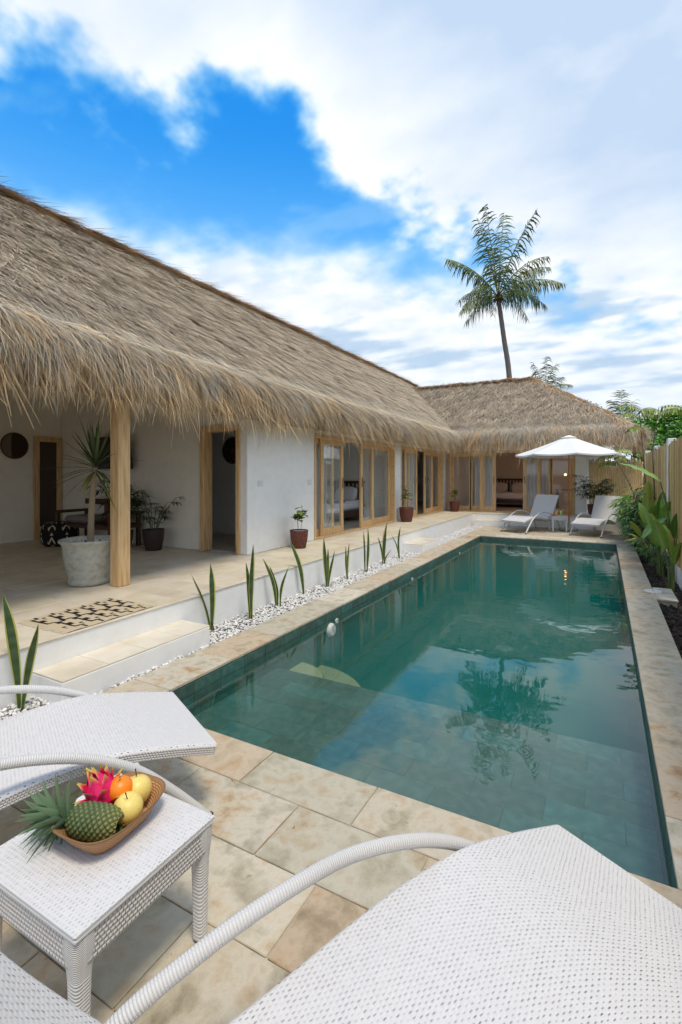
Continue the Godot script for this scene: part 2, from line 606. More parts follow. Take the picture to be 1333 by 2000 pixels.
# ------------------------------------------------------------------ setting
func slab_field(parent: Node3D, called: String, x0: float, x1: float, cuts: Array, pitch: float, mats: Array, y: float, thick: float, gap: float, along_x := true, seam := 0.0, jitter := 0.0) -> void:
	# rows between successive cuts, each divided at a pitch that shifts from row to row
	for r in cuts.size() - 1:
		var a: float = cuts[r]
		var b: float = cuts[r + 1]
		var p := x0
		var first := true
		while p < x1 - 0.02:
			var q := p + pitch * (1.0 + rng.randf_range(-jitter, jitter))
			if first:
				q = x0 + fposmod(seam + (r % 2) * pitch * 0.5 + rng.randf_range(-jitter, jitter) * pitch, pitch)
				if q < x0 + 0.12: q += pitch
				first = false
			if x1 - q < 0.14: q = x1
			var sx := q - p - gap
			var sz := absf(b - a) - gap
			var mid := Vector3((p + q) * 0.5, y - thick * 0.5 + rng.randf_range(-0.0012, 0.0012), (a + b) * 0.5)
			var size := Vector3(sx, thick, sz)
			if not along_x:
				mid = Vector3((a + b) * 0.5, mid.y, (p + q) * 0.5)
				size = Vector3(sz, thick, sx)
			part_box(called, mid, size, mats[rng.randi() % mats.size()], parent, 0.003)
			p = q

func build_ground() -> void:
	var g := MB.new()
	var y := -0.07
	var e := 400.0
	var xs := [-e, POOL_L - 0.1, POOL_R + 0.1, e]
	var zs := [-e, POOL_F - 0.1, POOL_N + 0.1, e]
	for i in 3:
		for j in 3:
			if i == 1 and j == 1: continue
			g.quad(Vector3(xs[i], y, zs[j + 1]), Vector3(xs[i + 1], y, zs[j + 1]), Vector3(xs[i + 1], y, zs[j]), Vector3(xs[i], y, zs[j]))
	setting(put("ground", g, M.soil), "dark brown garden soil around the pool and villa")

func build_deck() -> void:
	var bed := MB.new()
	# concrete bed under the slabs, round the pool opening
	for r in [[-3.2, 1.0, POOL_N + 0.008, 2.6], [-3.2, POOL_L - 0.008, POOL_F, POOL_N], [POOL_R + 0.008, 0.59, POOL_F, POOL_N], [-3.2, 0.59, -15.5, POOL_F - 0.008], [0.59, 0.81, -8.0, -7.3]]:
		bed.box(Vector3((r[0] + r[1]) * 0.5, -0.094, (r[2] + r[3]) * 0.5), Vector3(r[1] - r[0], 0.202, absf(r[3] - r[2])))
	var deck := put("pool_deck", bed, M.mortar)
	setting(deck, "pale mottled sandstone paving around the pool")
	var gap := 0.005
	slab_field(deck, "stone_slab", -3.2, 1.0, [-2.235, -1.93, -1.59, -1.27, -0.93, -0.6, -0.27, 0.06, 0.4, 0.75, 1.1, 1.45, 1.8, 2.2, 2.6], 0.65, M.stone, 0.016, 0.024, gap, true, 0.26, 0.06)
	slab_field(deck, "stone_slab", POOL_F, POOL_N, [-3.2, POOL_L + 0.012], 0.66, M.stone, 0.016, 0.024, gap, false, 0.2, 0.12)
	slab_field(deck, "stone_slab", POOL_F, POOL_N, [POOL_R - 0.012, 0.59], 0.98, M.stone, 0.016, 0.024, gap, false, 0.3, 0.1)
	slab_field(deck, "stone_slab", -3.2, 0.59, [-15.5, -14.95, -14.4, -13.85, -13.3, -12.98, POOL_F + 0.012], 0.8, M.stone, 0.016, 0.024, gap, true, 0.3, 0.1)
	slab_field(deck, "stone_slab", 0.597, 0.82, [-8.02, -7.28], 0.65, M.stone, 0.016, 0.024, gap, true, 0.3, 0.0)
	var lid := MB.new()
	lid.lathe(PackedVector2Array([Vector2(0.105, 0), Vector2(0.105, 0.006), Vector2(0.098, 0.009), Vector2(0.03, 0.009), Vector2(0.026, 0.006), Vector2(0.0, 0.006)]), 28)
	tag(put("skimmer_lid", lid, M.white_metal, null, Vector3(0.585, 0.0175, -7.74)), "round white skimmer lid set in the right pool coping", "lid")

func build_pool() -> void:
	var fl := -1.5
	var basin := MB.new()
	var sh := -0.29
	var sz := -3.84
	var o := 0.0035
	# shell behind the tiles: floor, four walls, shelf front
	basin.quad(Vector3(POOL_L, fl, sz), Vector3(POOL_R, fl, sz), Vector3(POOL_R, fl, POOL_F), Vector3(POOL_L, fl, POOL_F))
	basin.quad(Vector3(POOL_L, sh - o, POOL_N), Vector3(POOL_R, sh - o, POOL_N), Vector3(POOL_R, sh - o, sz), Vector3(POOL_L, sh - o, sz))
	basin.quad(Vector3(POOL_R, fl, sz), Vector3(POOL_L, fl, sz), Vector3(POOL_L, sh - o, sz), Vector3(POOL_R, sh - o, sz))
	basin.quad(Vector3(POOL_L, fl, POOL_N), Vector3(POOL_L, fl, POOL_F), Vector3(POOL_L, -0.01, POOL_F), Vector3(POOL_L, -0.01, POOL_N))
	basin.quad(Vector3(POOL_R, fl, POOL_F), Vector3(POOL_R, fl, POOL_N), Vector3(POOL_R, -0.01, POOL_N), Vector3(POOL_R, -0.01, POOL_F))
	basin.quad(Vector3(POOL_L, fl, POOL_F), Vector3(POOL_R, fl, POOL_F), Vector3(POOL_R, -0.01, POOL_F), Vector3(POOL_L, -0.01, POOL_F))
	basin.quad(Vector3(POOL_R, fl, POOL_N), Vector3(POOL_L, fl, POOL_N), Vector3(POOL_L, -0.01, POOL_N), Vector3(POOL_R, -0.01, POOL_N))
	var pool := put("pool_basin", basin, M.pool[1])
	setting(pool, "pool basin lined with green stone tiles")
	# tiled shallow shelf
	var cuts := []
	for i in 9: cuts.append(sz + i * (POOL_N - sz - 0.01) / 8.0)
	slab_field(pool, "shelf_tile", POOL_L + 0.012, POOL_R - 0.012, cuts, 0.4, M.pool, sh, 0.01, 0.0022, true, 0.1, 0.0)
	# waterline course
	for y in [-0.065, -0.167]:
		var hh := 0.098
		var z := POOL_F + 0.012
		while z < POOL_N - 0.02:
			var w := minf(0.3, POOL_N - 0.012 - z)
			for s in [POOL_L + 0.005, POOL_R - 0.005]:
				part_box("wall_tile", Vector3(s, y, z + w * 0.5), Vector3(0.012, hh, w - 0.004), M.pool[rng.randi() % 5], pool, 0.002)
			z += 0.3
		var x := POOL_L + 0.012
		while x < POOL_R - 0.02:
			var w2 := minf(0.3, POOL_R - 0.012 - x)
			for s in [POOL_F + 0.005, POOL_N - 0.005]:
				part_box("wall_tile", Vector3(x + w2 * 0.5, y, s), Vector3(w2 - 0.004, hh, 0.012), M.pool[rng.randi() % 5], pool, 0.002)
			x += 0.3
	# round entry steps below the shelf
	for k in 2:
		var st := MB.new()
		var rad: float = [0.46, 0.86][k]
		var top: float = [-0.39, -0.56][k]
		var rows := []
		for yy in [fl, top - 0.02, top]:
			var r := PackedVector3Array()
			for j in 25:
				var a := PI * 0.5 * j / 24
				var rr := rad - (0.02 if yy == top else 0.0)
				r.append(Vector3(cos(a) * rr, yy, -sin(a) * rr))
			rows.append(r)
		st.grid(rows)
		var lastr: PackedVector3Array = rows[2]
		for j in 24: st.tri(Vector3(0, top, 0), lastr[j], lastr[j + 1])
		var ms := mat(0.30, 0.33, 0.17, 0.7)
		put("round_step", st, ms, pool, Vector3(POOL_L + 0.002, 0, sz - 0.004))
	# fittings
	var lamp := MB.new()
	lamp.lathe(PackedVector2Array([Vector2(0.08, 0), Vector2(0.08, 0.02), Vector2(0.062, 0.045), Vector2(0.058, 0.04), Vector2(0.0, 0.045)]), 28)
	var l := put("underwater_light", lamp, M.white_metal, null, Vector3(POOL_L + 0.01, -0.215, -4.87))
	l.rotation.z = -PI / 2
	tag(l, "white round underwater light on the left pool wall", "pool light")
	for k in 3:
		var jet := MB.new()
		jet.lathe(PackedVector2Array([Vector2(0.032, 0), Vector2(0.032, 0.012), Vector2(0.014, 0.014), Vector2(0.0, 0.006)]), 16)
		var jn := put("inlet_nozzle", jet, M.white_metal, null, Vector3(POOL_L + 0.011, -0.15, [-5.02, -7.6, -10.6][k]))
		jn.rotation.z = -PI / 2
		tag(jn, ["small white water inlet above the underwater light", "small white water inlet halfway along the left pool wall", "small white water inlet far along the left pool wall"][k], "inlet", "white inlets along the left pool wall")
	var dr := MB.new()
	dr.lathe(PackedVector2Array([Vector2(0.15, 0), Vector2(0.15, 0.01), Vector2(0.13, 0.02), Vector2(0.0, 0.025)]), 28)
	tag(put("floor_drain", dr, M.white_metal, null, Vector3(-1.55, fl + 0.002, -8.9)), "round white drain cover on the pool floor", "drain")
	# the slightly cloudy water itself
	var fog := FogVolume.new()
	fog.name = "pool_water_body"
	fog.size = Vector3(POOL_R - POOL_L - 0.03, WATER - fl - 0.02, POOL_N - POOL_F - 0.03)
	fog.position = Vector3((POOL_L + POOL_R) * 0.5, (WATER + fl) * 0.5, (POOL_N + POOL_F) * 0.5)
	var fm := FogMaterial.new()
	fm.albedo = Color(0.02, 0.76, 0.71)
	fm.density = 0.46
	fog.material = fm
	add_child(fog)
	setting(fog)
	# water surface with faint ripples
	var wn := noise(1.0, 71, 3)
	var rows2 := []
	var nx := 130
	var nz := 430
	for i in nz + 1:
		var r2 := PackedVector3Array()
		var z2 := lerpf(POOL_N - 0.011, POOL_F + 0.011, float(i) / nz)
		for j in nx + 1:
			var x2 := lerpf(POOL_L + 0.011, POOL_R - 0.011, float(j) / nx)
			var amp := 0.00035 + 0.0006 * smoothstep(-3.5, -9.0, z2)
			r2.append(Vector3(x2, WATER + amp * wn.get_noise_2d(x2 * 3.2, z2 * 4.6), z2))
		rows2.append(r2)
	var wm := MB.new()
	wm.grid(rows2)
	setting(put("pool_water", wm, M.water), "still clear water in the pool")

func build_terrace() -> void:
	var b := MB.new()
	var t := TERRACE - 0.016
	# plastered plinth
	for r in [[BACK_X - 0.15, -3.65, -5.77, 3.0], [BACK_X - 0.15, -3.65, -21.2, -5.77], [-3.65, 0.57, -21.2, -15.5]]:
		b.box(Vector3((r[0] + r[1]) * 0.5, (t - 0.1) * 0.5, (r[2] + r[3]) * 0.5), Vector3(r[1] - r[0], t + 0.1, r[3] - r[2]))
	var ter := put("terrace", b, M.plaster)
	setting(ter, "raised terrace with white plastered edge and beige floor tiles")
	var cz := []
	var z := 3.0
	while z > RECESS_Z + 0.3:
		cz.append(z); z -= 0.585
	cz.append(RECESS_Z)
	cz.reverse()
	slab_field(ter, "floor_tile", BACK_X, -3.64, cz, 0.61, M.floor, TERRACE, 0.014, 0.004, true, 0.3, 0.0)
	cz = []
	z = RECESS_Z
	while z > FAR_Z + 0.3:
		cz.append(z); z -= 0.58
	cz.append(FAR_Z)
	cz.reverse()
	slab_field(ter, "floor_tile", WALL_X - 0.1, -3.64, cz, 0.61, M.floor, TERRACE, 0.014, 0.004, true, 0.52, 0.0)
	slab_field(ter, "floor_tile", -3.64, 0.575, [FAR_Z - 0.1, -15.85, -15.49], 0.61, M.floor, TERRACE, 0.014, 0.004, true, 0.3, 0.0)
	# indoor floors
	part_box("indoor_floor", Vector3((BACK_X + WALL_X) * 0.5 - 0.05, TERRACE - 0.004, (RECESS_Z - 21.0) * 0.5 - 0.05), Vector3(WALL_X - BACK_X - 0.1, 0.01, 21.0 + RECESS_Z - 0.2), M.floor[1], ter, 0.0)
	part_box("indoor_floor", Vector3(-2.2, TERRACE - 0.004, -18.6), Vector3(4.9, 0.01, 4.58), M.floor[2], ter, 0.0)
	# steps with plastered sides and tiled tops
	for s in [[-3.65, -3.28, -3.42, -2.0], [-3.65, -3.22, -10.42, -9.36], [-3.55, -2.55, -15.5, -15.12]]:
		var mid := Vector3((s[0] + s[1]) * 0.5, 0.045, (s[2] + s[3]) * 0.5)
		var st := part_box("step", mid, Vector3(s[1] - s[0], 0.22, s[3] - s[2]), M.plaster, ter, 0.006)
		var long: float = maxf(s[1] - s[0], s[3] - s[2])
		var cnt := int(round(long / 0.35))
		for k in cnt:
			var o := (k + 0.5) / cnt - 0.5
			var sz := Vector3(s[1] - s[0] - 0.004, 0.012, long / cnt - 0.003) if s[3] - s[2] > s[1] - s[0] else Vector3(long / cnt - 0.003, 0.012, s[3] - s[2] - 0.004)
			var at := Vector3(0, 0.1155, o * long) if s[3] - s[2] > s[1] - s[0] else Vector3(o * long, 0.1155, 0)
			part_box("step_tile", at, sz, M.step_top, st, 0.002)

func build_pebbles() -> void:
	# white pebble strip between terrace and coping
	var pm := MB.new()
	var rows := []
	var pn := noise(1.0, 3, 2)
	for i in 7:
		var f := PI * i / 6
		var ring := PackedVector3Array()
		for j in 11:
			var a := TAU * j / 10
			var d := Vector3(sin(f) * cos(a), -cos(f), -sin(f) * sin(a))
			var k := 1.0 + 0.28 * pn.get_noise_3d(d.x * 0.9, d.y * 0.9, d.z * 0.9)
			ring.append(Vector3(d.x * k, d.y * 0.55 * k, d.z * 0.72 * k))
		rows.append(ring)
	pm.grid(rows, true)
	var spots := []
	while spots.size() < 17000:
		var z := -15.45 + 15.9 * rng.randf()
		var x := rng.randf_range(-3.645, -3.2)
		if z < -9.36 and z > -10.42 and x < -3.22: continue
		if z < -2.0 and z > -3.42 and x < -3.28: continue
		if z < -15.12 and x < -2.5: continue
		spots.append(Vector3(x, 0, z))
	var mm := MultiMesh.new()
	mm.transform_format = MultiMesh.TRANSFORM_3D
	mm.use_colors = true
	mm.mesh = pm.mesh()
	mm.instance_count = spots.size()
	for i in spots.size():
		var s := rng.randf_range(0.009, 0.019)
		var bs := Basis.from_euler(Vector3(rng.randf_range(-0.5, 0.5), rng.randf() * TAU, rng.randf_range(-0.5, 0.5))).scaled(Vector3.ONE * s)
		mm.set_instance_transform(i, Transform3D(bs, spots[i] + Vector3(0, -0.035 + rng.randf() * 0.03, 0)))
		var v := rng.randf_range(0.54, 0.82)
		if rng.randf() < 0.07: v = rng.randf_range(0.25, 0.45)
		mm.set_instance_color(i, Color(v, v * 0.985, v * rng.randf_range(0.93, 0.98)))
	var o := MultiMeshInstance3D.new()
	o.name = "pebbles"
	o.multimesh = mm
	o.material_override = mat(1, 1, 1, 0.75, true)
	add_child(o)
	o.set_meta("kind", "stuff")
	tag(o, "white pebbles filling the strip between terrace and pool coping", "pebbles")
	# clods in the planting bed
	var cm := MultiMesh.new()
	cm.transform_format = MultiMesh.TRANSFORM_3D
	cm.use_colors = true
	cm.mesh = mm.mesh
	cm.instance_count = 2600
	for i in 2600:
		var s2 := rng.randf_range(0.008, 0.035)
		var bs2 := Basis.from_euler(Vector3(rng.randf() * 3, rng.randf() * TAU, rng.randf() * 3)).scaled(Vector3(s2, s2 * 1.3, s2))
		cm.set_instance_transform(i, Transform3D(bs2, Vector3(rng.randf_range(0.61, 0.97), -0.07 + rng.randf() * 0.01, -15.4 + 15.0 * rng.randf())))
		var v2 := rng.randf_range(0.02, 0.075)
		cm.set_instance_color(i, Color(v2, v2 * 0.72, v2 * 0.55))
	var oc := MultiMeshInstance3D.new()
	oc.name = "soil_clods"
	oc.multimesh = cm
	oc.material_override = mat(1, 1, 1, 0.95, true)
	add_child(oc)
	oc.set_meta("kind", "stuff")
	tag(oc, "crumbs of dark soil in the planting bed by the fence", "soil")

# ------------------------------------------------------------------ villa
const RIDGE_X := -7.55
const TIP_X := -4.2
const TIP_Z := -15.68
const TIP_RX := 0.98
const RIDGE_Z := -19.05

func thatch_top(d: float, slope: float) -> float:
	# height of the outer thatch surface at d metres in from its outermost edge
	if d < 0.30:
		var k := (0.30 - d) / 0.30
		return 2.48 + 0.60 * sqrt(maxf(0.0, 1.0 - k * k))
	return 3.08 + slope * (d - 0.30)

func main_top(x: float) -> float:
	var d := TIP_X - x if x > RIDGE_X else x - (2.0 * RIDGE_X - TIP_X)
	return -9.0 if d < 0.0 else thatch_top(d, 0.83)

func far_top(x: float, z: float) -> float:
	var d := minf(TIP_Z - z, TIP_RX - x)
	d = minf(d, z - (2.0 * RIDGE_Z - TIP_Z))
	return -9.0 if d < 0.0 else thatch_top(d, 0.69)

func tuft_mesh(kind: int, sd: int) -> ArrayMesh:
	# kind 0: straws lying on the slope, 1: long straws bending over the eave, 2: ridge straws
	var r := RandomNumberGenerator.new()
	r.seed = sd
	var b := MB.new()
	var cnt: int = [15, 19, 14][kind]
	for i in cnt:
		var len: float = [0.40, 0.78, 0.42][kind] * (r.randf_range(0.55, 1.25) if kind == 1 else r.randf_range(0.65, 1.15))
		var w: float = [0.0046, 0.0036, 0.0050][kind] * r.randf_range(0.7, 1.3)
		var root := Vector3(r.randf_range(-0.04, 0.02), r.randf_range(-0.01, 0.02), r.randf_range(-0.07, 0.07))
		var dir := Vector3(1.0, r.randf_range(0.0, 0.20), r.randf_range(-0.36, 0.36)).normalized()
		var segs := 2
		var droop := r.randf_range(0.0, 0.15)
		if kind == 1:
			dir = Vector3(1.0, r.randf_range(-0.04, 0.26), r.randf_range(-0.32, 0.32)).normalized()
			segs = 5
			droop = r.randf_range(0.05, 0.6)
			root.z *= 1.3
		elif kind == 2:
			dir = Vector3(1.0, r.randf_range(-0.1, 0.35), r.randf_range(-0.55, 0.55)).normalized()
			segs = 3
			droop = r.randf_range(0.2, 1.0)
		var p := blade_path(root, dir, len, droop, segs)
		var side := Vector3(0, r.randf_range(-0.5, 0.5), 1).normalized()
		var v := r.randf_range(0.42, 1.45)
		var cc := Color(v, v * r.randf_range(0.96, 1.03), v * r.randf_range(0.90, 1.05))
		b.col = cc
		var rows := []
		for k in segs + 1:
			var ww := w * (1.0 - 0.75 * pow(float(k) / segs, 2.0))
			rows.append(PackedVector3Array([p[k] - side * ww, p[k] + side * ww]))
		b.grid(rows, false, 1, 1, [], true)
	return b.mesh()

func straw_field(called: String, meshes: Array, xf: Array, cols: Array, parent: Node3D) -> void:
	for k in meshes.size():
		var ids := []
		for i in xf.size():
			if i % meshes.size() == k: ids.append(i)
		var mm := MultiMesh.new()
		mm.transform_format = MultiMesh.TRANSFORM_3D
		mm.use_colors = true
		mm.mesh = meshes[k]
		mm.instance_count = ids.size()
		for i in ids.size():
			mm.set_instance_transform(i, xf[ids[i]])
			mm.set_instance_color(i, cols[ids[i]])
		var o := MultiMeshInstance3D.new()
		o.name = called
		o.multimesh = mm
		o.material_override = M.straw
		parent.add_child(o, true)
		o.set_meta("kind", "stuff")

func frame_down(down: Vector3, up: Vector3, turn: float, lift: float) -> Basis:
	# x axis along the straws, y away from the roof
	var x := down.normalized()
	var z := x.cross(up).normalized()
	var y := z.cross(x).normalized()
	var b := Basis(x, y, z)
	return b * Basis(Vector3.UP, turn) * Basis(Vector3(0, 0, 1), lift)

func build_roof(villa: Node3D) -> void:
	# solid thatch body
	var b := MB.new()
	var z0 := 3.2
	var z1 := -22.3
	var drop := 0.05
	var ds := [0.10, 0.16, 0.24, 0.38, 1.0, 2.0, 3.35]
	var rows := []
	for z in [z0, -15.0, z1]:
		var r := PackedVector3Array()
		for d in ds: r.append(Vector3(TIP_X - d - 0.05, thatch_top(d, 0.83) - drop - (0.10 if d < 0.5 else 0.0), z))
		for k in range(ds.size() - 2, -1, -1): r.append(Vector3(2 * RIDGE_X - TIP_X + ds[k], thatch_top(ds[k], 0.83) - drop, z))
		rows.append(r)
	b.grid(rows)
	# unseen underside, a separate part made pale to brighten the veranda
	var und := []
	for z in [z0, z1]:
		und.append(PackedVector3Array([Vector3(TIP_X - 0.10, 2.35, z), Vector3(TIP_X - 0.55, 2.62, z), Vector3(RIDGE_X, 5.20, z), Vector3(2 * RIDGE_X - TIP_X + 0.55, 2.62, z), Vector3(2 * RIDGE_X - TIP_X + 0.10, 2.35, z)]))
	var us := MB.new()
	us.grid(und, false, 1, 1, [], true)
	for z in [z0, z1]:
		b.quad(Vector3(RIDGE_X, 5.50, z), Vector3(TIP_X - 0.38, 2.92, z), Vector3(RIDGE_X, 2.6, z), Vector3(2 * RIDGE_X - TIP_X + 0.38, 2.92, z))
	# far wing: front, right and back slopes
	var bz := 2.0 * RIDGE_Z - TIP_Z
	var fr := []
	var rr := []
	var br := []
	for d in [0.10, 0.16, 0.24, 0.38, 1.0, 2.0, 3.37]:
		var y := thatch_top(d, 0.69) - drop - (0.10 if d < 0.5 else 0.0)
		fr.append(PackedVector3Array([Vector3(-7.4, y, TIP_Z - d), Vector3(TIP_RX - d, y, TIP_Z - d)]))
		rr.append(PackedVector3Array([Vector3(TIP_RX - d, y, TIP_Z - d), Vector3(TIP_RX - d, y, bz + d)]))
		br.append(PackedVector3Array([Vector3(TIP_RX - d, y, bz + d), Vector3(-7.4, y, bz + d)]))
	b.grid(fr); b.grid(rr); b.grid(br)
	var roof := put("roof", b, M.thatch_base, villa)
	put("soffit", us, M.soffit, roof)
	roof.set_meta("label", "weathered grey straw thatch with golden fringe along the eaves")
	# straws on the slopes
	var lay := [tuft_mesh(0, 1), tuft_mesh(0, 2), tuft_mesh(0, 3), tuft_mesh(0, 4)]
	var hang := [tuft_mesh(1, 5), tuft_mesh(1, 6), tuft_mesh(1, 7), tuft_mesh(1, 8)]
	var crest := [tuft_mesh(2, 9), tuft_mesh(2, 10)]
	var tone := noise(0.9, 12, 3)
	var xf := []
	var cs := []
	var dm := Vector3(1, -0.83, 0).normalized()
	var um := Vector3(0.83, 1, 0).normalized()
	var z := z0
	while z > -21.0:
		# nearer straws are set closer together, as they show singly
		var step := 0.075 if z > -9.0 else 0.10
		var d := 0.50
		while d < 3.35:
			var zz := z + rng.randf_range(-0.05, 0.05)
			var dd := d + rng.randf_range(-0.05, 0.05)
			var x := TIP_X - dd
			var y := thatch_top(dd, 0.83) - 0.03
			if y > far_top(x, zz) - 0.03 and zz > -19.5:
				var s := rng.randf_range(0.85, 1.25) * lerpf(0.34, 1.0, clampf((dd - 0.42) / 0.40, 0.0, 1.0))
				xf.append(Transform3D(frame_down(dm, um, rng.randf_range(-0.34, 0.34), rng.randf_range(-0.02, 0.20)).scaled(Vector3.ONE * s), Vector3(x, y + rng.randf_range(-0.01, 0.02), zz)))
				var v := 0.55 + 0.07 * tone.get_noise_2d(x * 1.2, zz) + rng.randf_range(-0.12, 0.16)
				cs.append(Color(v * 1.10, v * 0.93, v * 0.71))
			d += 0.085
		z -= step
	# far wing front and right slopes
	var df := Vector3(0, -0.69, 1).normalized()
	var uf := Vector3(0, 1, 0.69).normalized()
	var dr := Vector3(1, -0.69, 0).normalized()
	var ur := Vector3(0.69, 1, 0).normalized()
	for side in 2:
		var d2 := 0.50
		while d2 < 3.35:
			var q := -7.2 if side == 0 else RIDGE_Z - 1.0
			var qe := TIP_RX - d2 if side == 0 else TIP_Z - d2
			while q < qe:
				var x2 := q if side == 0 else TIP_RX - d2
				var z2 := TIP_Z - d2 if side == 0 else q
				x2 += rng.randf_range(-0.05, 0.05)
				z2 += rng.randf_range(-0.05, 0.05)
				var y2 := thatch_top(d2, 0.69) - 0.03
				if y2 > main_top(x2) - 0.05:
					xf.append(Transform3D(frame_down(df if side == 0 else dr, uf if side == 0 else ur, rng.randf_range(-0.3, 0.3), rng.randf_range(-0.02, 0.2)).scaled(Vector3.ONE * rng.randf_range(0.9, 1.3) * lerpf(0.34, 1.0, clampf((d2 - 0.42) / 0.40, 0.0, 1.0))), Vector3(x2, y2, z2)))
					var v2 := 0.55 + 0.07 * tone.get_noise_2d(x2 * 1.2, z2) + rng.randf_range(-0.12, 0.16)
					cs.append(Color(v2 * 1.10, v2 * 0.92, v2 * 0.70))
				q += 0.10
			d2 += 0.095
	straw_field("slope_straw", lay, xf, cs, roof)
	# eaves: grey straws follow the rounded edge of the roof, golden ones hang below from inside
	xf = []
	cs = []
	var layers := []
	for d3 in [0.80, 0.71, 0.63, 0.55, 0.48, 0.41, 0.35, 0.29, 0.23, 0.18, 0.13, 0.09]:
		layers.append([d3, 0.0, 0.60, 0])
	for k in [[0.34, 2.68, 0.50], [0.28, 2.72, 0.54], [0.22, 2.74, 0.56], [0.16, 2.74, 0.54], [0.11, 2.72, 0.50]]:
		layers.append([k[0], k[1], k[2], 1])
	layers.append([0.16, 2.72, 0.80, 2])
	for edge in 3:
		var e0: float = [-16.1, -4.5, -18.5][edge]
		var e1: float = [3.2, TIP_RX - 0.05, TIP_Z - 0.05][edge]
		var slope: float = 0.83 if edge == 0 else 0.69
		for L in layers:
			var kind: int = L[3]
			var q := e0
			while q < e1:
				q += (0.045 if edge == 0 else 0.055) * rng.randf_range(0.6, 1.4)
				if kind == 2: q += 0.10 + 0.15 * rng.randf()
				var dd: float = L[0] + rng.randf_range(-0.04, 0.04)
				var y: float = L[1] + rng.randf_range(-0.04, 0.04)
				var fall := 2.6
				if kind == 0:
					y = thatch_top(maxf(dd, 0.0), slope) - 0.05 + rng.randf_range(-0.015, 0.015)
					fall = (thatch_top(dd + 0.02, slope) - thatch_top(maxf(dd - 0.02, 0.001), slope)) / 0.04
					fall = clampf(fall, 0.6, 4.0)
				elif kind == 2:
					fall = 2.0
				var at := Vector3(TIP_X - dd, y, q)
				var out := Vector3(1, 0, 0)
				if edge == 1:
					at = Vector3(q, y, TIP_Z - dd)
					out = Vector3(0, 0, 1)
					if q > TIP_RX - dd: continue
				elif edge == 2:
					at = Vector3(TIP_RX - dd, y, q)
					if q > TIP_Z - dd: continue
				if edge == 0 and q < -15.9: continue
				var dn := out - Vector3(0, fall, 0)
				var upv := out * fall + Vector3.UP
				var s: float = L[2] * rng.randf_range(0.72, 1.2) * (1.0 + 0.35 * tone.get_noise_2d(q * 5.0, 30.0 + edge * 9.0))
				xf.append(Transform3D(frame_down(dn, upv, rng.randf_range(-0.30, 0.30), rng.randf_range(-0.08, 0.16)).scaled(Vector3.ONE * s), at))
				var gold := 0.95 if kind > 0 else (0.40 if dd < 0.22 else 0.08)
				if rng.randf() < gold:
					var g := rng.randf_range(0.65, 1.15)
					cs.append(Color(0.86 * g, 0.61 * g, 0.34 * g))
				else:
					var w := rng.randf_range(0.42, 0.74)
					cs.append(Color(w * 1.04, w * 0.92, w * 0.74))
	straw_field("eave_straw", hang, xf, cs, roof)
	# ridge and hip bundles
	xf = []
	cs = []
	var lines := [[Vector3(RIDGE_X, 5.57, z0), Vector3(RIDGE_X, 5.57, -20.5), Vector3.RIGHT], [Vector3(-7.3, 5.13, RIDGE_Z), Vector3(TIP_RX - 3.37, 5.13, RIDGE_Z), Vector3(0, 0, 1)], [Vector3(TIP_RX - 3.37, 5.13, RIDGE_Z), Vector3(TIP_RX - 0.35, 3.02, TIP_Z - 0.35), Vector3(1, 0, -1).normalized()]]
	for k in 3:
		var a: Vector3 = lines[k][0]
		var c: Vector3 = lines[k][1]
		var sd: Vector3 = lines[k][2]
		var len := a.distance_to(c)
		var ax := (c - a) / len
		var cap := MB.new()
		var path := PackedVector3Array()
		var rad := PackedFloat32Array()
		var cnt := int(len / 0.25)
		for i in cnt + 1:
			path.append(a.lerp(c, float(i) / cnt) + Vector3(0, -0.10 + 0.03 * sin(i * 1.7) + rng.randf_range(-0.02, 0.02), 0))
			rad.append(0.16 + 0.025 * sin(i * 0.9) + rng.randf_range(-0.015, 0.02))
		cap.tube(path, rad, 8)
		put("ridge_cap", cap, M.ridge_base, roof)
		var pos := 0.0
		while pos < len:
			pos += 0.014 if k == 0 else 0.012
			var p := a + ax * pos
			var sgn := -1.0 if rng.randf() < (0.35 if k < 2 else 0.5) else 1.0
			var off := rng.randf_range(0.0, 0.22)
			var h := Vector3.UP * (0.06 - off * 0.45 + rng.randf_range(-0.03, 0.03))
			var dirv := (ax * rng.randf_range(0.7, 1.4) + sd * sgn * rng.randf_range(0.1, 0.8) + Vector3.DOWN * 0.2).normalized()
			xf.append(Transform3D(frame_down(dirv, Vector3.UP, rng.randf_range(-0.3, 0.3), rng.randf_range(-0.1, 0.2)).scaled(Vector3.ONE * rng.randf_range(0.7, 1.05)), p + sd * sgn * off + h))
			var v := rng.randf_range(0.26, 0.66)
			cs.append(Color(v * 1.15, v * 0.82, v * 0.50))
	straw_field("ridge_straw", crest, xf, cs, roof)

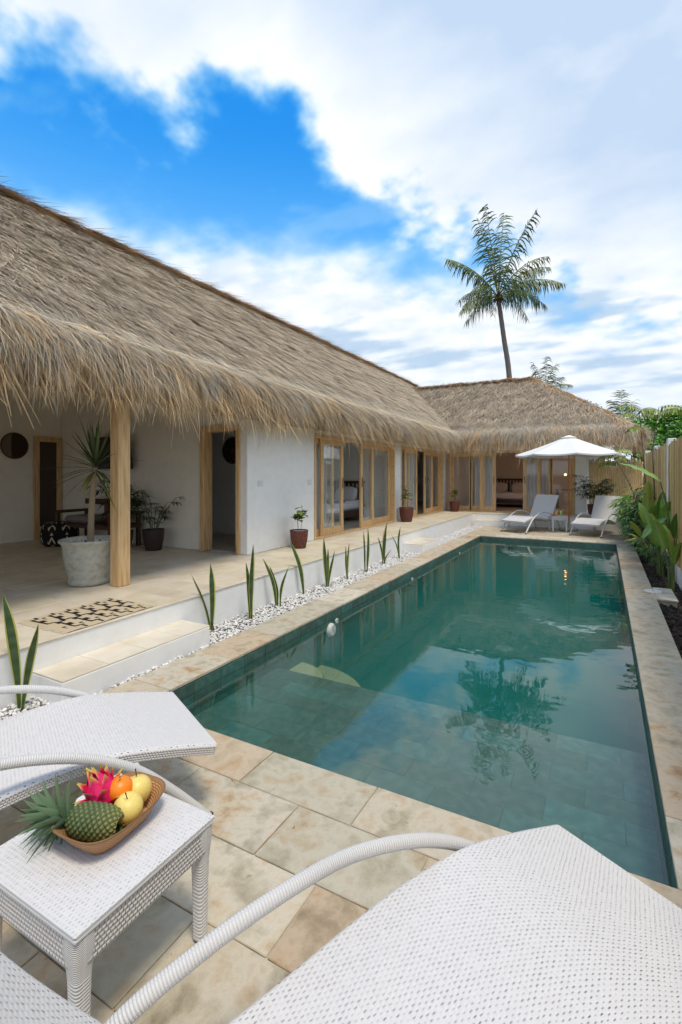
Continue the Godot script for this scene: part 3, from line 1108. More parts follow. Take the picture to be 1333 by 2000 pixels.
func door_leaf(villa: Node3D, called: String, a: Vector3, b: Vector3, y0: float, y1: float, st := 0.085, thick := 0.04, handle := 0, low := 0.14) -> Node3D:
	# a glazed leaf between the plan points a and b
	var mid := (a + b) * 0.5
	var dirv := (b - a).normalized()
	var w := a.distance_to(b)
	var bs := Basis(dirv, Vector3.UP, dirv.cross(Vector3.UP))
	var m := MB.new()
	var hh := y1 - y0
	m.box(Vector3(-w * 0.5 + st * 0.5, hh * 0.5, 0), Vector3(st, hh, thick), 0.004)
	m.box(Vector3(w * 0.5 - st * 0.5, hh * 0.5, 0), Vector3(st, hh, thick), 0.004)
	m.box(Vector3(0, hh - 0.05, 0), Vector3(w - 2 * st - 0.001, 0.10, thick - 0.004), 0.003)
	m.box(Vector3(0, low * 0.5, 0), Vector3(w - 2 * st - 0.001, low, thick - 0.004), 0.003)
	var o := put(called, m, M.wood, villa, Vector3(mid.x, y0, mid.z))
	o.basis = bs
	var pane := MB.new()
	pane.box(Vector3(0, (hh - 0.1 + low) * 0.5, 0), Vector3(w - 2 * st + 0.01, hh - 0.1 - low + 0.01, 0.006))
	put("pane", pane, M.glass, o)
	if handle != 0:
		var hd := MB.new()
		hd.box(Vector3(handle * (w * 0.5 - st * 0.5), 1.02, thick * 0.5 + 0.02), Vector3(0.025, 0.22, 0.03), 0.008)
		put("handle", hd, M.brass, o)
		var hd2 := MB.new()
		hd2.box(Vector3(handle * (w * 0.5 - st * 0.5), 1.02, -thick * 0.5 - 0.02), Vector3(0.025, 0.22, 0.03), 0.008)
		put("handle", hd2, M.brass, o)
	return o

func wall_box(villa: Node3D, x0: float, x1: float, y0: float, y1: float, z0: float, z1: float, m: Material = null) -> void:
	part_box("wall", Vector3((x0 + x1) * 0.5, (y0 + y1) * 0.5, (z0 + z1) * 0.5), Vector3(absf(x1 - x0), absf(y1 - y0), absf(z1 - z0)), m if m else M.plaster, villa, 0.008)

func build_villa() -> Node3D:
	var villa := thing("thatched_villa", "long white villa under a thick straw thatch roof", "villa")
	build_roof(villa)
	var T := TERRACE + 0.002
	var head := 2.36
	var top := 2.75
	var X := WALL_X
	# recess wall with doorway
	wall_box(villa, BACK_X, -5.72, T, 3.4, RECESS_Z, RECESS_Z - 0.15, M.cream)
	wall_box(villa, -5.72, -4.90, head, 3.0, RECESS_Z, RECESS_Z - 0.15)
	# front wall of the long wing
	wall_box(villa, X, X - 0.15, T, top, RECESS_Z + 0.002, -7.70)
	wall_box(villa, X, X - 0.15, head, top, -7.70, -15.93)
	wall_box(villa, X, X - 0.15, T, head, -11.66, -12.10)
	wall_box(villa, X, X - 0.15, T, top, -15.93, -16.2)
	# far wing front
	wall_box(villa, -4.768, 0.0, head, top, FAR_Z - 0.003, FAR_Z - 0.15)
	wall_box(villa, -0.76, -0.46, T, head, FAR_Z, FAR_Z - 0.15)
	wall_box(villa, -0.46, -0.60, T, top, FAR_Z - 0.15, -20.9)
	# backs and partitions
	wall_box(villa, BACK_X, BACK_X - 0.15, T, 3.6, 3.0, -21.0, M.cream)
	wall_box(villa, BACK_X, 0.0, T, 2.8, -20.9, -21.05)
	wall_box(villa, BACK_X, X - 0.16, T, top, -11.82, -11.94)
	wall_box(villa, -4.80, -4.92, T, top, -16.36, -20.9)
	# ceilings
	part_box("ceiling", Vector3((BACK_X + X) * 0.5 - 0.07, top + 0.03, -13.35), Vector3(5.6, 0.04, 15.1), M.plaster, villa, 0.0)
	part_box("ceiling", Vector3(-2.6, top + 0.03, -18.6), Vector3(4.3, 0.04, 4.5), M.plaster, villa, 0.0)
	# passage behind the doorway
	wall_box(villa, -7.3, -7.42, T, top, RECESS_Z - 0.16, -7.61)
	wall_box(villa, -7.42, -4.93, T, top, -7.62, -7.74)
	# doorway frame
	var df := MB.new()
	df.box(Vector3(-5.68, (T + head) * 0.5, RECESS_Z - 0.06), Vector3(0.09, head - T, 0.20), 0.005)
	df.box(Vector3(-4.94, (T + head) * 0.5, RECESS_Z - 0.06), Vector3(0.07, head - T, 0.20), 0.005)
	df.box(Vector3(-5.31, head - 0.04, RECESS_Z - 0.06), Vector3(0.66, 0.09, 0.198), 0.005)
	put("door_frame", df, M.wood, villa)
	# glazed inner door at the back of the veranda
	var bd := door_leaf(villa, "door", Vector3(BACK_X + 0.035, 0, -5.22), Vector3(BACK_X + 0.035, 0, -5.745), T, head - 0.04, 0.10, 0.05, 0, 0.22)
	bd.set_meta("label", "narrow wooden door with dark glass in the back wall")
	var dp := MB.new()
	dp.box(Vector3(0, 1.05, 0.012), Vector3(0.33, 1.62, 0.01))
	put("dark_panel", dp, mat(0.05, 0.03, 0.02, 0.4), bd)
	# wooden post
	part_box("post", Vector3(-4.725, (T + 2.95) * 0.5, -3.535), Vector3(0.15, 2.95 - T, 0.15), M.wood, villa, 0.008)
	part_box("post", Vector3(-4.725, (T + 2.95) * 0.5, 0.4), Vector3(0.15, 2.95 - T, 0.15), M.wood, villa, 0.008)
	var beam := MB.new()
	beam.box(Vector3(-4.75, 2.82, -1.2), Vector3(0.12, 0.16, 8.9), 0.006)
	put("beam", beam, M.wood_flat, villa)
	# sliding doors of the long wing
	for u in [[-7.70, -11.66], [-12.10, -15.93]]:
		var fr := MB.new()
		fr.box(Vector3(X - 0.07, head - 0.035, (u[0] + u[1]) * 0.5), Vector3(0.17, 0.07, u[0] - u[1]), 0.004)
		fr.box(Vector3(X - 0.07, (T + head - 0.07) * 0.5, u[0] - 0.03), Vector3(0.17, head - 0.07 - T, 0.06), 0.004)
		fr.box(Vector3(X - 0.07, (T + head - 0.07) * 0.5, u[1] + 0.03), Vector3(0.17, head - 0.07 - T, 0.06), 0.004)
		fr.box(Vector3(X - 0.07, T + 0.015, (u[0] + u[1]) * 0.5), Vector3(0.168, 0.03, u[0] - u[1] - 0.12), 0.003)
		put("door_frame", fr, M.wood_flat, villa)
	var y0 := T + 0.032
	var y1 := head - 0.072
	var xi := X - 0.115
	var xo := X - 0.06
	door_leaf(villa, "sliding_door", Vector3(xi, 0, -7.77), Vector3(xi, 0, -8.62), y0, y1)
	door_leaf(villa, "sliding_door", Vector3(xo, 0, -8.02), Vector3(xo, 0, -8.93), y0, y1, 0.10, 0.045, 1)
	door_leaf(villa, "sliding_door", Vector3(xo, 0, -9.75), Vector3(xo, 0, -10.45), y0, y1, 0.11, 0.045, -1)
	door_leaf(villa, "sliding_door", Vector3(xi, 0, -10.36), Vector3(xi, 0, -11.59), y0, y1, 0.10)
	door_leaf(villa, "sliding_door", Vector3(xi, 0, -12.17), Vector3(xi, 0, -13.02), y0, y1)
	door_leaf(villa, "sliding_door", Vector3(xo, 0, -12.5), Vector3(xo, 0, -13.5), y0, y1, 0.10, 0.045, 1)
	door_leaf(villa, "sliding_door", Vector3(xo, 0, -14.15), Vector3(xo, 0, -14.95), y0, y1, 0.11, 0.045, -1)
	door_leaf(villa, "sliding_door", Vector3(xi, 0, -14.85), Vector3(xi, 0, -15.86), y0, y1)
	# sliding doors of the far wing
	var zf := FAR_Z - 0.06
	var zg := FAR_Z - 0.115
	var ff := MB.new()
	ff.box(Vector3(-2.66, head - 0.035, FAR_Z - 0.07), Vector3(3.78, 0.07, 0.17), 0.004)
	ff.box(Vector3(-4.58, (T + head - 0.07) * 0.5, FAR_Z - 0.07), Vector3(0.06, head - 0.07 - T, 0.17), 0.004)
	ff.box(Vector3(-0.80, (T + head - 0.07) * 0.5, FAR_Z - 0.07), Vector3(0.07, head - 0.07 - T, 0.17), 0.004)
	ff.box(Vector3(-2.66, T + 0.015, FAR_Z - 0.07), Vector3(3.7, 0.03, 0.168), 0.003)
	put("door_frame", ff, M.wood_flat, villa)
	door_leaf(villa, "sliding_door", Vector3(-4.55, 0, zg), Vector3(-3.90, 0, zg), y0, y1, 0.05)
	door_leaf(villa, "sliding_door", Vector3(-3.98, 0, zg), Vector3(-3.45, 0, zg), y0, y1, 0.11)
	door_leaf(villa, "sliding_door", Vector3(-3.62, 0, zf), Vector3(-3.10, 0, zf), y0, y1, 0.11, 0.045, 1)
	door_leaf(villa, "sliding_door", Vector3(-2.26, 0, zf), Vector3(-1.74, 0, zf), y0, y1, 0.11, 0.045, -1)
	door_leaf(villa, "sliding_door", Vector3(-1.82, 0, zg), Vector3(-1.42, 0, zg), y0, y1, 0.10)
	door_leaf(villa, "sliding_door", Vector3(-1.46, 0, zg), Vector3(-0.83, 0, zg), y0, y1, 0.07)
	# switch plates
	for s in [-6.08, -7.53]:
		var sw := part_box("switch_plate", Vector3(X + 0.006, 1.45, s), Vector3(0.012, 0.09, 0.13), M.white_metal, villa, 0.003)
		for k in 2:
			part_box("rocker", Vector3(0.008, 0, -0.025 + k * 0.05), Vector3(0.006, 0.06, 0.04), M.white_metal, sw, 0.002)
	return villa

# ------------------------------------------------------------------ rooms
func curtain(label: String, a: Vector3, b: Vector3) -> void:
	var m := MB.new()
	var rows := []
	var w := a.distance_to(b)
	var dirv := (b - a) / w
	var nrm := Vector3(-dirv.z, 0, dirv.x)
	var cnt := int(w / 0.02)
	for i in 6:
		var y := lerpf(TERRACE + 0.03, 2.3, i / 5.0)
		var r := PackedVector3Array()
		for j in cnt + 1:
			var s := float(j) / cnt * w
			r.append(Vector3(0, y, 0) + dirv * s + nrm * (0.03 * sin(s * 52.0) + 0.012 * sin(s * 23.0 + i)))
		rows.append(r)
	m.grid(rows)
	var c := mat(0.52, 0.53, 0.56, 0.95)
	c.backlight_enabled = true
	c.backlight = Color(0.3, 0.3, 0.3)
	tag(put("curtain", m, c, null, a), label, "curtain", "gathered grey curtains behind the glass doors")

func bed(label: String, at: Vector3, turn: float, blue: bool) -> void:
	# head against -z
	var t := thing("bed", label, "bed", at, turn, "beds in the rooms")
	var base := MB.new()
	base.box(Vector3(0, 0.22, 0), Vector3(1.7, 0.16, 2.0), 0.01)
	put("bed_frame", base, M.dark_wood, t)
	for x in [-0.78, 0.78]:
		for z in [-0.93, 0.93]:
			part_box("leg", Vector3(x, 0.07, z), Vector3(0.09, 0.14, 0.09), M.dark_wood, t)
	var mt := MB.new()
	mt.box(Vector3(0, 0.42, 0.02), Vector3(1.62, 0.24, 1.92), 0.06)
	put("mattress", mt, M.linen, t)
	var hb := MB.new()
	hb.box(Vector3(0, 1.02, -1.0), Vector3(1.74, 0.07, 0.05), 0.006)
	hb.box(Vector3(0, 0.40, -1.0), Vector3(1.74, 0.1, 0.05), 0.006)
	var hd := put("headboard", hb, M.dark_wood, t)
	for k in 14:
		part_box("slat", Vector3(-0.82 + k * 0.126, 0.72, -1.0), Vector3(0.05, 0.54, 0.035), M.dark_wood, hd)
	for x in [-0.4, 0.4]:
		var p := MB.new()
		var rows := []
		for i in 9:
			var f := PI * i / 8
			var ring := PackedVector3Array()
			for j in 17:
				var a := TAU * j / 16
				var cx := signf(cos(a)) * pow(absf(cos(a)), 0.6)
				var cy := signf(sin(a)) * pow(absf(sin(a)), 0.6)
				ring.append(Vector3(cx * 0.33 * pow(sin(f), 0.45), cy * 0.22 * pow(sin(f), 0.45), -cos(f) * 0.09))
			rows.append(ring)
		p.grid(rows, true, 1, 1, [], true)
		var o := put("pillow", p, M.linen, t, Vector3(x, 0.70, -0.78))
		o.rotation.x = -0.45
	if blue:
		var sp := MB.new()
		sp.box(Vector3(0, 0.545, 0.45), Vector3(1.66, 0.03, 0.8), 0.012)
		put("bed_runner", sp, mat(0.05, 0.07, 0.16, 0.9), t)

func woven_disc(label: String, at: Vector3, rad: float, turn: float, dark: bool) -> void:
	var t := thing("woven_disc", label, "wall decor", at, turn, "woven discs hung on the walls")
	var im := Image.create(128, 128, false, Image.FORMAT_RGB8)
	for y in 128:
		for x in 128:
			var d := Vector2(x - 63.5, y - 63.5) / 64.0
			var a := d.angle()
			var r := d.length()
			var c := Color(0.42, 0.32, 0.22)
			if dark:
				c = Color(0.24, 0.17, 0.13)
				if d.x < -0.25: c = Color(0.5, 0.45, 0.37)
			elif (fposmod(a * 10.0 / TAU + floorf(r * 4.0) * 0.5, 1.0) < 0.45) and r > 0.22:
				c = Color(0.14, 0.10, 0.07)
			c = c * (0.9 + 0.1 * sin(r * 120.0))
			im.set_pixel(x, y, c)
	var mt := mat(1, 1, 1, 0.9)
	mt.albedo_texture = ImageTexture.create_from_image(im)
	var m := MB.new()
	var segs := 32
	var rr := [0.0, 0.3, 0.65, 0.93, 1.0]
	var hh := [0.012, 0.014, 0.022, 0.035, 0.02]
	var base := m.v.size()
	for i in rr.size():
		for j in segs + 1:
			var a2 := TAU * j / segs
			m.vert(Vector3(cos(a2) * rr[i] * rad, sin(a2) * rr[i] * rad, hh[i]), Vector3(0, 0, 1), Vector2(0.5 + 0.5 * cos(a2) * rr[i], 0.5 + 0.5 * sin(a2) * rr[i]))
	for i in rr.size() - 1:
		for j in segs:
			var q := base + i * (segs + 1) + j
			m.ix.append_array(PackedInt32Array([q, q + 1, q + segs + 2, q, q + segs + 2, q + segs + 1]))
	put("disc", m, mt, t)
	var rim := MB.new()
	var path := PackedVector3Array()
	for j in 33:
		path.append(Vector3(cos(TAU * j / 32) * rad, sin(TAU * j / 32) * rad, 0.015))
	rim.tube(path, PackedFloat32Array([0.014]), 6, false)
	put("rim", rim, M.dark_wood, t)

func build_rooms() -> void:
	curtain("gathered grey curtain behind the first glass door of the long wall", Vector3(-5.12, 0, -7.95), Vector3(-5.12, 0, -8.75))
	curtain("gathered pale curtain in the gap of the second long-wall doors", Vector3(-5.10, 0, -13.35), Vector3(-5.10, 0, -14.05))
	curtain("gathered grey curtain behind the far wing's left doors", Vector3(-3.85, 0, -16.55), Vector3(-3.15, 0, -16.55))
	curtain("gathered grey curtain behind the far wing's right doors", Vector3(-2.2, 0, -16.55), Vector3(-1.5, 0, -16.55))
	bed("bed with white linen seen through the open long-wall doors", Vector3(-6.55, TERRACE, -10.78), 0.0, true)
	bed("bed with white linen seen through the open far wing doors", Vector3(-3.35, TERRACE, -19.6), 0.0, false)
	woven_disc("round two-tone woven disc on the veranda back wall", Vector3(BACK_X + 0.01, 2.12, -4.89), 0.23, PI / 2, true)
	woven_disc("round patterned woven disc inside the dark doorway", Vector3(-6.66, 2.08, -7.605), 0.26, 0.0, false)
	# television on the recess wall
	var tv := thing("television", "flat black television tilted on the veranda wall behind the post", "television", Vector3(-7.72, 1.98, RECESS_Z + 0.16))
	tv.rotation.x = 0.14
	part_box("casing", Vector3.ZERO, Vector3(0.98, 0.58, 0.05), M.black, tv, 0.01)
	var scr := mat(0.01, 0.011, 0.014, 0.12)
	part_box("screen", Vector3(0, 0.005, 0.0265), Vector3(0.93, 0.52, 0.006), scr, tv, 0.0)
	part_box("bracket", Vector3(0, 0, -0.085), Vector3(0.16, 0.16, 0.12), M.black, tv)
	# bench with cushions
	var bn := thing("wooden_bench", "low dark wooden bench with arm rails against the veranda wall", "bench", Vector3(-7.75, TERRACE, RECESS_Z + 0.42))
	part_box("seat", Vector3(0, 0.36, 0), Vector3(1.5, 0.06, 0.62), M.dark_wood, bn)
	part_box("back_rail", Vector3(0, 0.74, -0.28), Vector3(1.5, 0.10, 0.04), M.dark_wood, bn)
	for x in [-0.71, 0.71]:
		part_box("arm_rail", Vector3(x, 0.58, 0), Vector3(0.07, 0.05, 0.62), M.dark_wood, bn)
		for z in [-0.27, 0.27]:
			part_box("leg", Vector3(x, 0.29, z), Vector3(0.06, 0.56, 0.06), M.dark_wood, bn)
	for k in 2:
		var cu := thing("cushion", ["grey padded cushion on the wooden bench seat", "red-brown padded cushion leaning on the bench back"][k], "cushion", Vector3(-8.0 + k * 0.5, TERRACE + (0.46 if k == 0 else 0.60), RECESS_Z + (0.45 if k == 0 else 0.25)))
		var cm := MB.new()
		cm.box(Vector3.ZERO, Vector3(0.6, 0.12, 0.5) if k == 0 else Vector3(0.55, 0.38, 0.13), 0.05)
		put("cover", cm, mat(0.22, 0.20, 0.19, 0.95) if k == 0 else mat(0.16, 0.05, 0.035, 0.95), cu)
	# pouf with zigzag print
	var im := Image.create(96, 48, false, Image.FORMAT_RGB8)
	for y in 48:
		for x in 96:
			var zz := absi((x % 24) - 12)
			im.set_pixel(x, y, Color(0.75, 0.70, 0.62) if (y + zz) % 20 < 6 and x % 48 > 20 else Color(0.07, 0.055, 0.05))
	var pm := mat(1, 1, 1, 0.95)
	pm.albedo_texture = ImageTexture.create_from_image(im)
	var pf := MB.new()
	pf.lathe(PackedVector2Array([Vector2(0.0, 0.0), Vector2(0.24, 0.0), Vector2(0.29, 0.06), Vector2(0.30, 0.2), Vector2(0.28, 0.34), Vector2(0.22, 0.40), Vector2(0.0, 0.42)]), 24, Vector3.ZERO, 4.0, 2.0)
	tag(put("pouf", pf, pm, null, Vector3(-8.35, TERRACE + 0.002, -5.05)), "black and cream zigzag patterned pouf on the veranda floor", "pouf")
	# lit wall lamp in the far room
	var lp := thing("wall_lamp", "small lit wall lamp glowing in the far right room", "lamp", Vector3(-1.12, 1.58, -17.6))
	part_box("bracket", Vector3(0.26, 0, 0), Vector3(0.5, 0.02, 0.02), M.brass, lp)
	var bulb := MB.new()
	var prof := PackedVector2Array()
	for i in 9: prof.append(Vector2(0.035 * sin(PI * i / 8), -0.035 * cos(PI * i / 8)))
	bulb.lathe(prof, 16)
	var bm := mat(1, 0.8, 0.5, 0.5)
	bm.emission_enabled = true
	bm.emission = Color(1.0, 0.72, 0.36)
	bm.emission_energy_multiplier = 6.0
	put("bulb", bulb, bm, lp)
	var om := OmniLight3D.new()
	om.name = "lamp_light"
	om.light_color = Color(1.0, 0.66, 0.34)
	om.light_energy = 0.12
	om.light_size = 0.03
	om.omni_range = 8.0
	om.omni_attenuation = 2.0
	om.shadow_enabled = true
	lp.add_child(om)
	# table with stools in the far right room
	var tb := thing("dining_table", "brown wooden table inside the far right glass doors", "table", Vector3(-1.05, TERRACE + 0.01, -17.4))
	part_box("table_top", Vector3(0, 0.72, 0), Vector3(0.7, 0.04, 0.6), M.dark_wood, tb)
	for x in [-0.3, 0.3]:
		for z in [-0.25, 0.25]:
			part_box("leg", Vector3(x, 0.35, z), Vector3(0.05, 0.70, 0.05), M.dark_wood, tb)

# ------------------------------------------------------------------ furniture
func smooth_path(pts: Array, per := 6) -> PackedVector3Array:
	var c := Curve3D.new()
	for i in pts.size():
		var a: Vector3 = pts[maxi(i - 1, 0)]
		var b: Vector3 = pts[mini(i + 1, pts.size() - 1)]
		c.add_point(pts[i], -(b - a) / 6.0, (b - a) / 6.0)
	var out := PackedVector3Array()
	for i in pts.size() - 1:
		for k in per: out.append(c.sample(i, float(k) / per))
	out.append(pts[pts.size() - 1])
	return out

func panel(called: String, prof: PackedVector3Array, half: float, parent: Node3D) -> void:
	# woven panel swept along a profile given in (z, y); top, sides and underside
	var k := 1.0 / 0.210
	var top := []
	var uv := []
	var arc := 0.0
	var left := []
	var right := []
	var low := []
	var suv := []
	var xs := [-1.0, -0.985, -0.955, -0.6, 0.0, 0.6, 0.955, 0.985, 1.0]
	var lift := [-0.012, -0.003, 0.0, 0.0, 0.0, 0.0, 0.0, -0.003, -0.012]
	for i in prof.size():
		if i: arc += prof[i].distance_to(prof[i - 1])
		var tg := (prof[mini(i + 1, prof.size() - 1)] - prof[maxi(i - 1, 0)]).normalized()
		var up := Vector3(0, tg.z, -tg.y)
		var r := PackedVector3Array()
		var u := PackedVector2Array()
		for j in xs.size():
			r.append(Vector3(xs[j] * half, 0, 0) + prof[i] + up * lift[j])
			u.append(Vector2(xs[j] * half * k, arc * k))
		top.append(r)
		uv.append(u)
		var h0 := prof[i] - up * 0.012
		var h1 := prof[i] - up * 0.048
		left.append(PackedVector3Array([h1 + Vector3(-half, 0, 0), h0 + Vector3(-half, 0, 0)]))
		right.append(PackedVector3Array([h0 + Vector3(half, 0, 0), h1 + Vector3(half, 0, 0)]))
		low.append(PackedVector3Array([h1 + Vector3(half, 0, 0), h1 + Vector3(-half, 0, 0)]))
		suv.append(arc)
	var m := MB.new()
	m.grid(top, false, 1, 1, [], true)
	var q := 0
	for u in uv:
		for w in u:
			m.t[q] = w
			q += 1
	put(called, m, M.weave, parent)
	var s := MB.new()
	for g in [left, right, low]:
		var b0 := s.v.size()
		s.grid(g, false, 1, 1, [], true)
		var p := b0
		for a in suv:
			s.t[p] = Vector2(a * k, 0.0)
			s.t[p + 1] = Vector2(a * k, 0.036 * k * 1.4)
			p += 2
	# end caps
	for e in [0, prof.size() - 1]:
		var la: PackedVector3Array = left[e]
		var ra: PackedVector3Array = right[e]
		var b1 := s.v.size()
		if e == 0: s.quad(la[0], la[1], ra[0], ra[1])
		else: s.quad(ra[1], ra[0], la[1], la[0])
		var ww := 2.0 * half * k
		s.t[b1] = Vector2(0, 0); s.t[b1 + 1] = Vector2(0, 0.21); s.t[b1 + 2] = Vector2(ww, 0.21); s.t[b1 + 3] = Vector2(ww, 0)
		if e: 
			s.t[b1 + 1] = Vector2(0, 0.21)
	put(called + "_edge", s, M.weave_side, parent)
	# solid under-layer just below the weave
	var core := []
	for i in prof.size():
		var tg2 := (prof[mini(i + 1, prof.size() - 1)] - prof[maxi(i - 1, 0)]).normalized()
		var p2 := prof[i] - Vector3(0, tg2.z, -tg2.y) * 0.013
		core.append(PackedVector3Array([p2 + Vector3(-half + 0.004, 0, 0), p2 + Vector3(half - 0.004, 0, 0)]))
	var cm := MB.new()
	cm.grid(core, false, 1, 1, [], true)
	put(called + "_core", cm, M.strand, parent)

func lounger(label: String, at: Vector3, turn: float, recline: float, group: String) -> Node3D:
	var t := thing("sun_lounger", label, "sun lounger", at, turn, group)
	var half := 0.34
	var seat := smooth_path([Vector3(0, 0.32, 0), Vector3(0, 0.382, 0.24), Vector3(0, 0.423, 0.46), Vector3(0, 0.420, 0.68), Vector3(0, 0.390, 0.88), Vector3(0, 0.352, 1.06), Vector3(0, 0.318, 1.24), Vector3(0, 0.312, 1.32)])
	panel("seat", seat, half, t)
	var d := Vector3(0, sin(recline), cos(recline))
	var p0 := Vector3(0, 0.314, 1.335)
	var up := Vector3(0, cos(recline), -sin(recline))
	var back := smooth_path([p0, p0 + d * 0.14 - up * 0.012, p0 + d * 0.4 - up * 0.012, p0 + d * 0.62, p0 + d * 0.80 - up * 0.006])
	panel("backrest", back, half, t)
	for s in [-1.0, 1.0]:
		var x: float = s * (half + 0.030)
		var path := smooth_path([Vector3(x, 0.012, 0.05), Vector3(x, 0.20, 0.215), Vector3(x, 0.355, 0.38), Vector3(x, 0.47, 0.59), Vector3(x, 0.532, 0.83), Vector3(x, 0.53, 1.02), Vector3(x, 0.485, 1.26), Vector3(x, 0.40, 1.48), Vector3(x, 0.22, 1.68), Vector3(x, 0.012, 1.79)], 8)
		var m := MB.new()
		m.tube(path, PackedFloat32Array([0.0195]), 14, true, 2.35 / 0.0085, 2.0)
		var arm := put("armrest", m, M.wrap, t)
		for e in [path[0], path[path.size() - 1]]:
			var ft := MB.new()
			ft.lathe(PackedVector2Array([Vector2(0.0, -0.012), Vector2(0.019, -0.012), Vector2(0.021, 0.0), Vector2(0.019, 0.016), Vector2(0.0, 0.018)]), 12)
			put("foot_cap", ft, M.black, arm, e)
	for c in [[0.36, 0.345], [1.28, 0.25]]:
		var cb := MB.new()
		cb.tube(PackedVector3Array([Vector3(-half - 0.03, c[1], c[0]), Vector3(half + 0.03, c[1], c[0])]), PackedFloat32Array([0.014]), 10, true, 40, 2)
		put("crossbar", cb, M.wrap, t)
	# prop behind the backrest
	var pr := MB.new()
	var q := p0 + d * 0.45 - up * 0.06
	for s in [-0.26, 0.26]:
		pr.tube(PackedVector3Array([q + Vector3(s, 0, 0), Vector3(s, 0.25, 1.28)]), PackedFloat32Array([0.009]), 8)
	put("back_prop", pr, M.white_metal, t)
	return t

func side_table(label: String, at: Vector3, turn: float, size: float, high: float) -> Node3D:
	var t := thing("side_table", label, "side table", at, turn, "white woven side tables by the loungers")
	var tri_w: StandardMaterial3D = M.weave.duplicate()
	triplanar(tri_w, Vector3.ONE / 0.210, false)
	var tri_s: StandardMaterial3D = M.weave_side.duplicate()
	triplanar(tri_s, Vector3.ONE / 0.210, false)
	var a := MB.new()
	a.box(Vector3(0, high - 0.0165, 0), Vector3(size - 0.002, 0.011, size - 0.002), 0.003)
	var tt := put("table_top", a, M.strand, t)
	var wp := MB.new()
	wp.box(Vector3(0, high - 0.0025, 0), Vector3(size, 0.005, size), 0.0022)
	for k in 4:
		var ed := MB.new()
		ed.box(Vector3(0, 0, 0), Vector3(size - 0.012, 0.007, 0.008), 0.002)
		var eo := put("border", ed, M.strand, tt, Vector3(0, high - 0.0085, 0) + Vector3(0, 0, size * 0.5 - 0.005).rotated(Vector3.UP, k * PI / 2))
		eo.rotation.y = k * PI / 2
	put("woven_sheet", wp, tri_w, tt)
	var ap := 0.085
	var h := size * 0.5 - 0.006
	for k in 4:
		var b := MB.new()
		var s := Vector3(2 * h - 0.06, ap, 0.02)
		b.box(Vector3.ZERO, s, 0.003)
		var o := put("apron", b, tri_s, t, Vector3(0, high - 0.022 - ap * 0.5, 0) + Vector3(0, 0, h - 0.010).rotated(Vector3.UP, k * PI / 2))
		o.rotation.y = k * PI / 2
		var lg := MB.new()
		var rows := []
		for i in 7:
			var y: float = [0.012, 0.10, 0.20, high - 0.14, high - 0.10, high - 0.06, high - 0.023][i]
			var r: float = [0.020, 0.021, 0.023, 0.025, 0.029, 0.0335, 0.032][i]
			var ring := PackedVector3Array()
			for j in 17:
				var an := TAU * j / 16
				var cx := signf(cos(an)) * pow(absf(cos(an)), 0.55)
				var cz := signf(sin(an)) * pow(absf(sin(an)), 0.55)
				ring.append(Vector3(cx * r, y, -cz * r))
			rows.append(ring)
		lg.grid(rows, true, 2.0, high / 0.009)
		lg.fan(rows[6], Vector3(0, high - 0.023, 0), false)
		var pos := Vector3(h - 0.029, 0, h - 0.029).rotated(Vector3.UP, k * PI / 2)
		var lo := put("leg", lg, M.wrap, t, pos)
		var ft := MB.new()
		ft.lathe(PackedVector2Array([Vector2(0.0, 0.0), Vector2(0.014, 0.0), Vector2(0.016, 0.013), Vector2(0, 0.013)]), 12)
		put("foot_cap", ft, M.black, lo)
	return t

func ball(b: MB, at: Vector3, rad: Vector3, segs := 20, bump := 0.0, sd := 1) -> void:
	var nn := noise(1.0, sd, 2)
	var rows := []
	for i in segs / 2 + 1:
		var f := PI * i / (segs / 2)
		var ring := PackedVector3Array()
		for j in segs + 1:
			var a := TAU * j / segs
			var d := Vector3(sin(f) * cos(a), -cos(f), -sin(f) * sin(a))
			var k := 1.0 + bump * nn.get_noise_3d(d.x * 2, d.y * 2, d.z * 2)
			ring.append(at + d * rad * k)
		rows.append(ring)
	b.grid(rows, true)

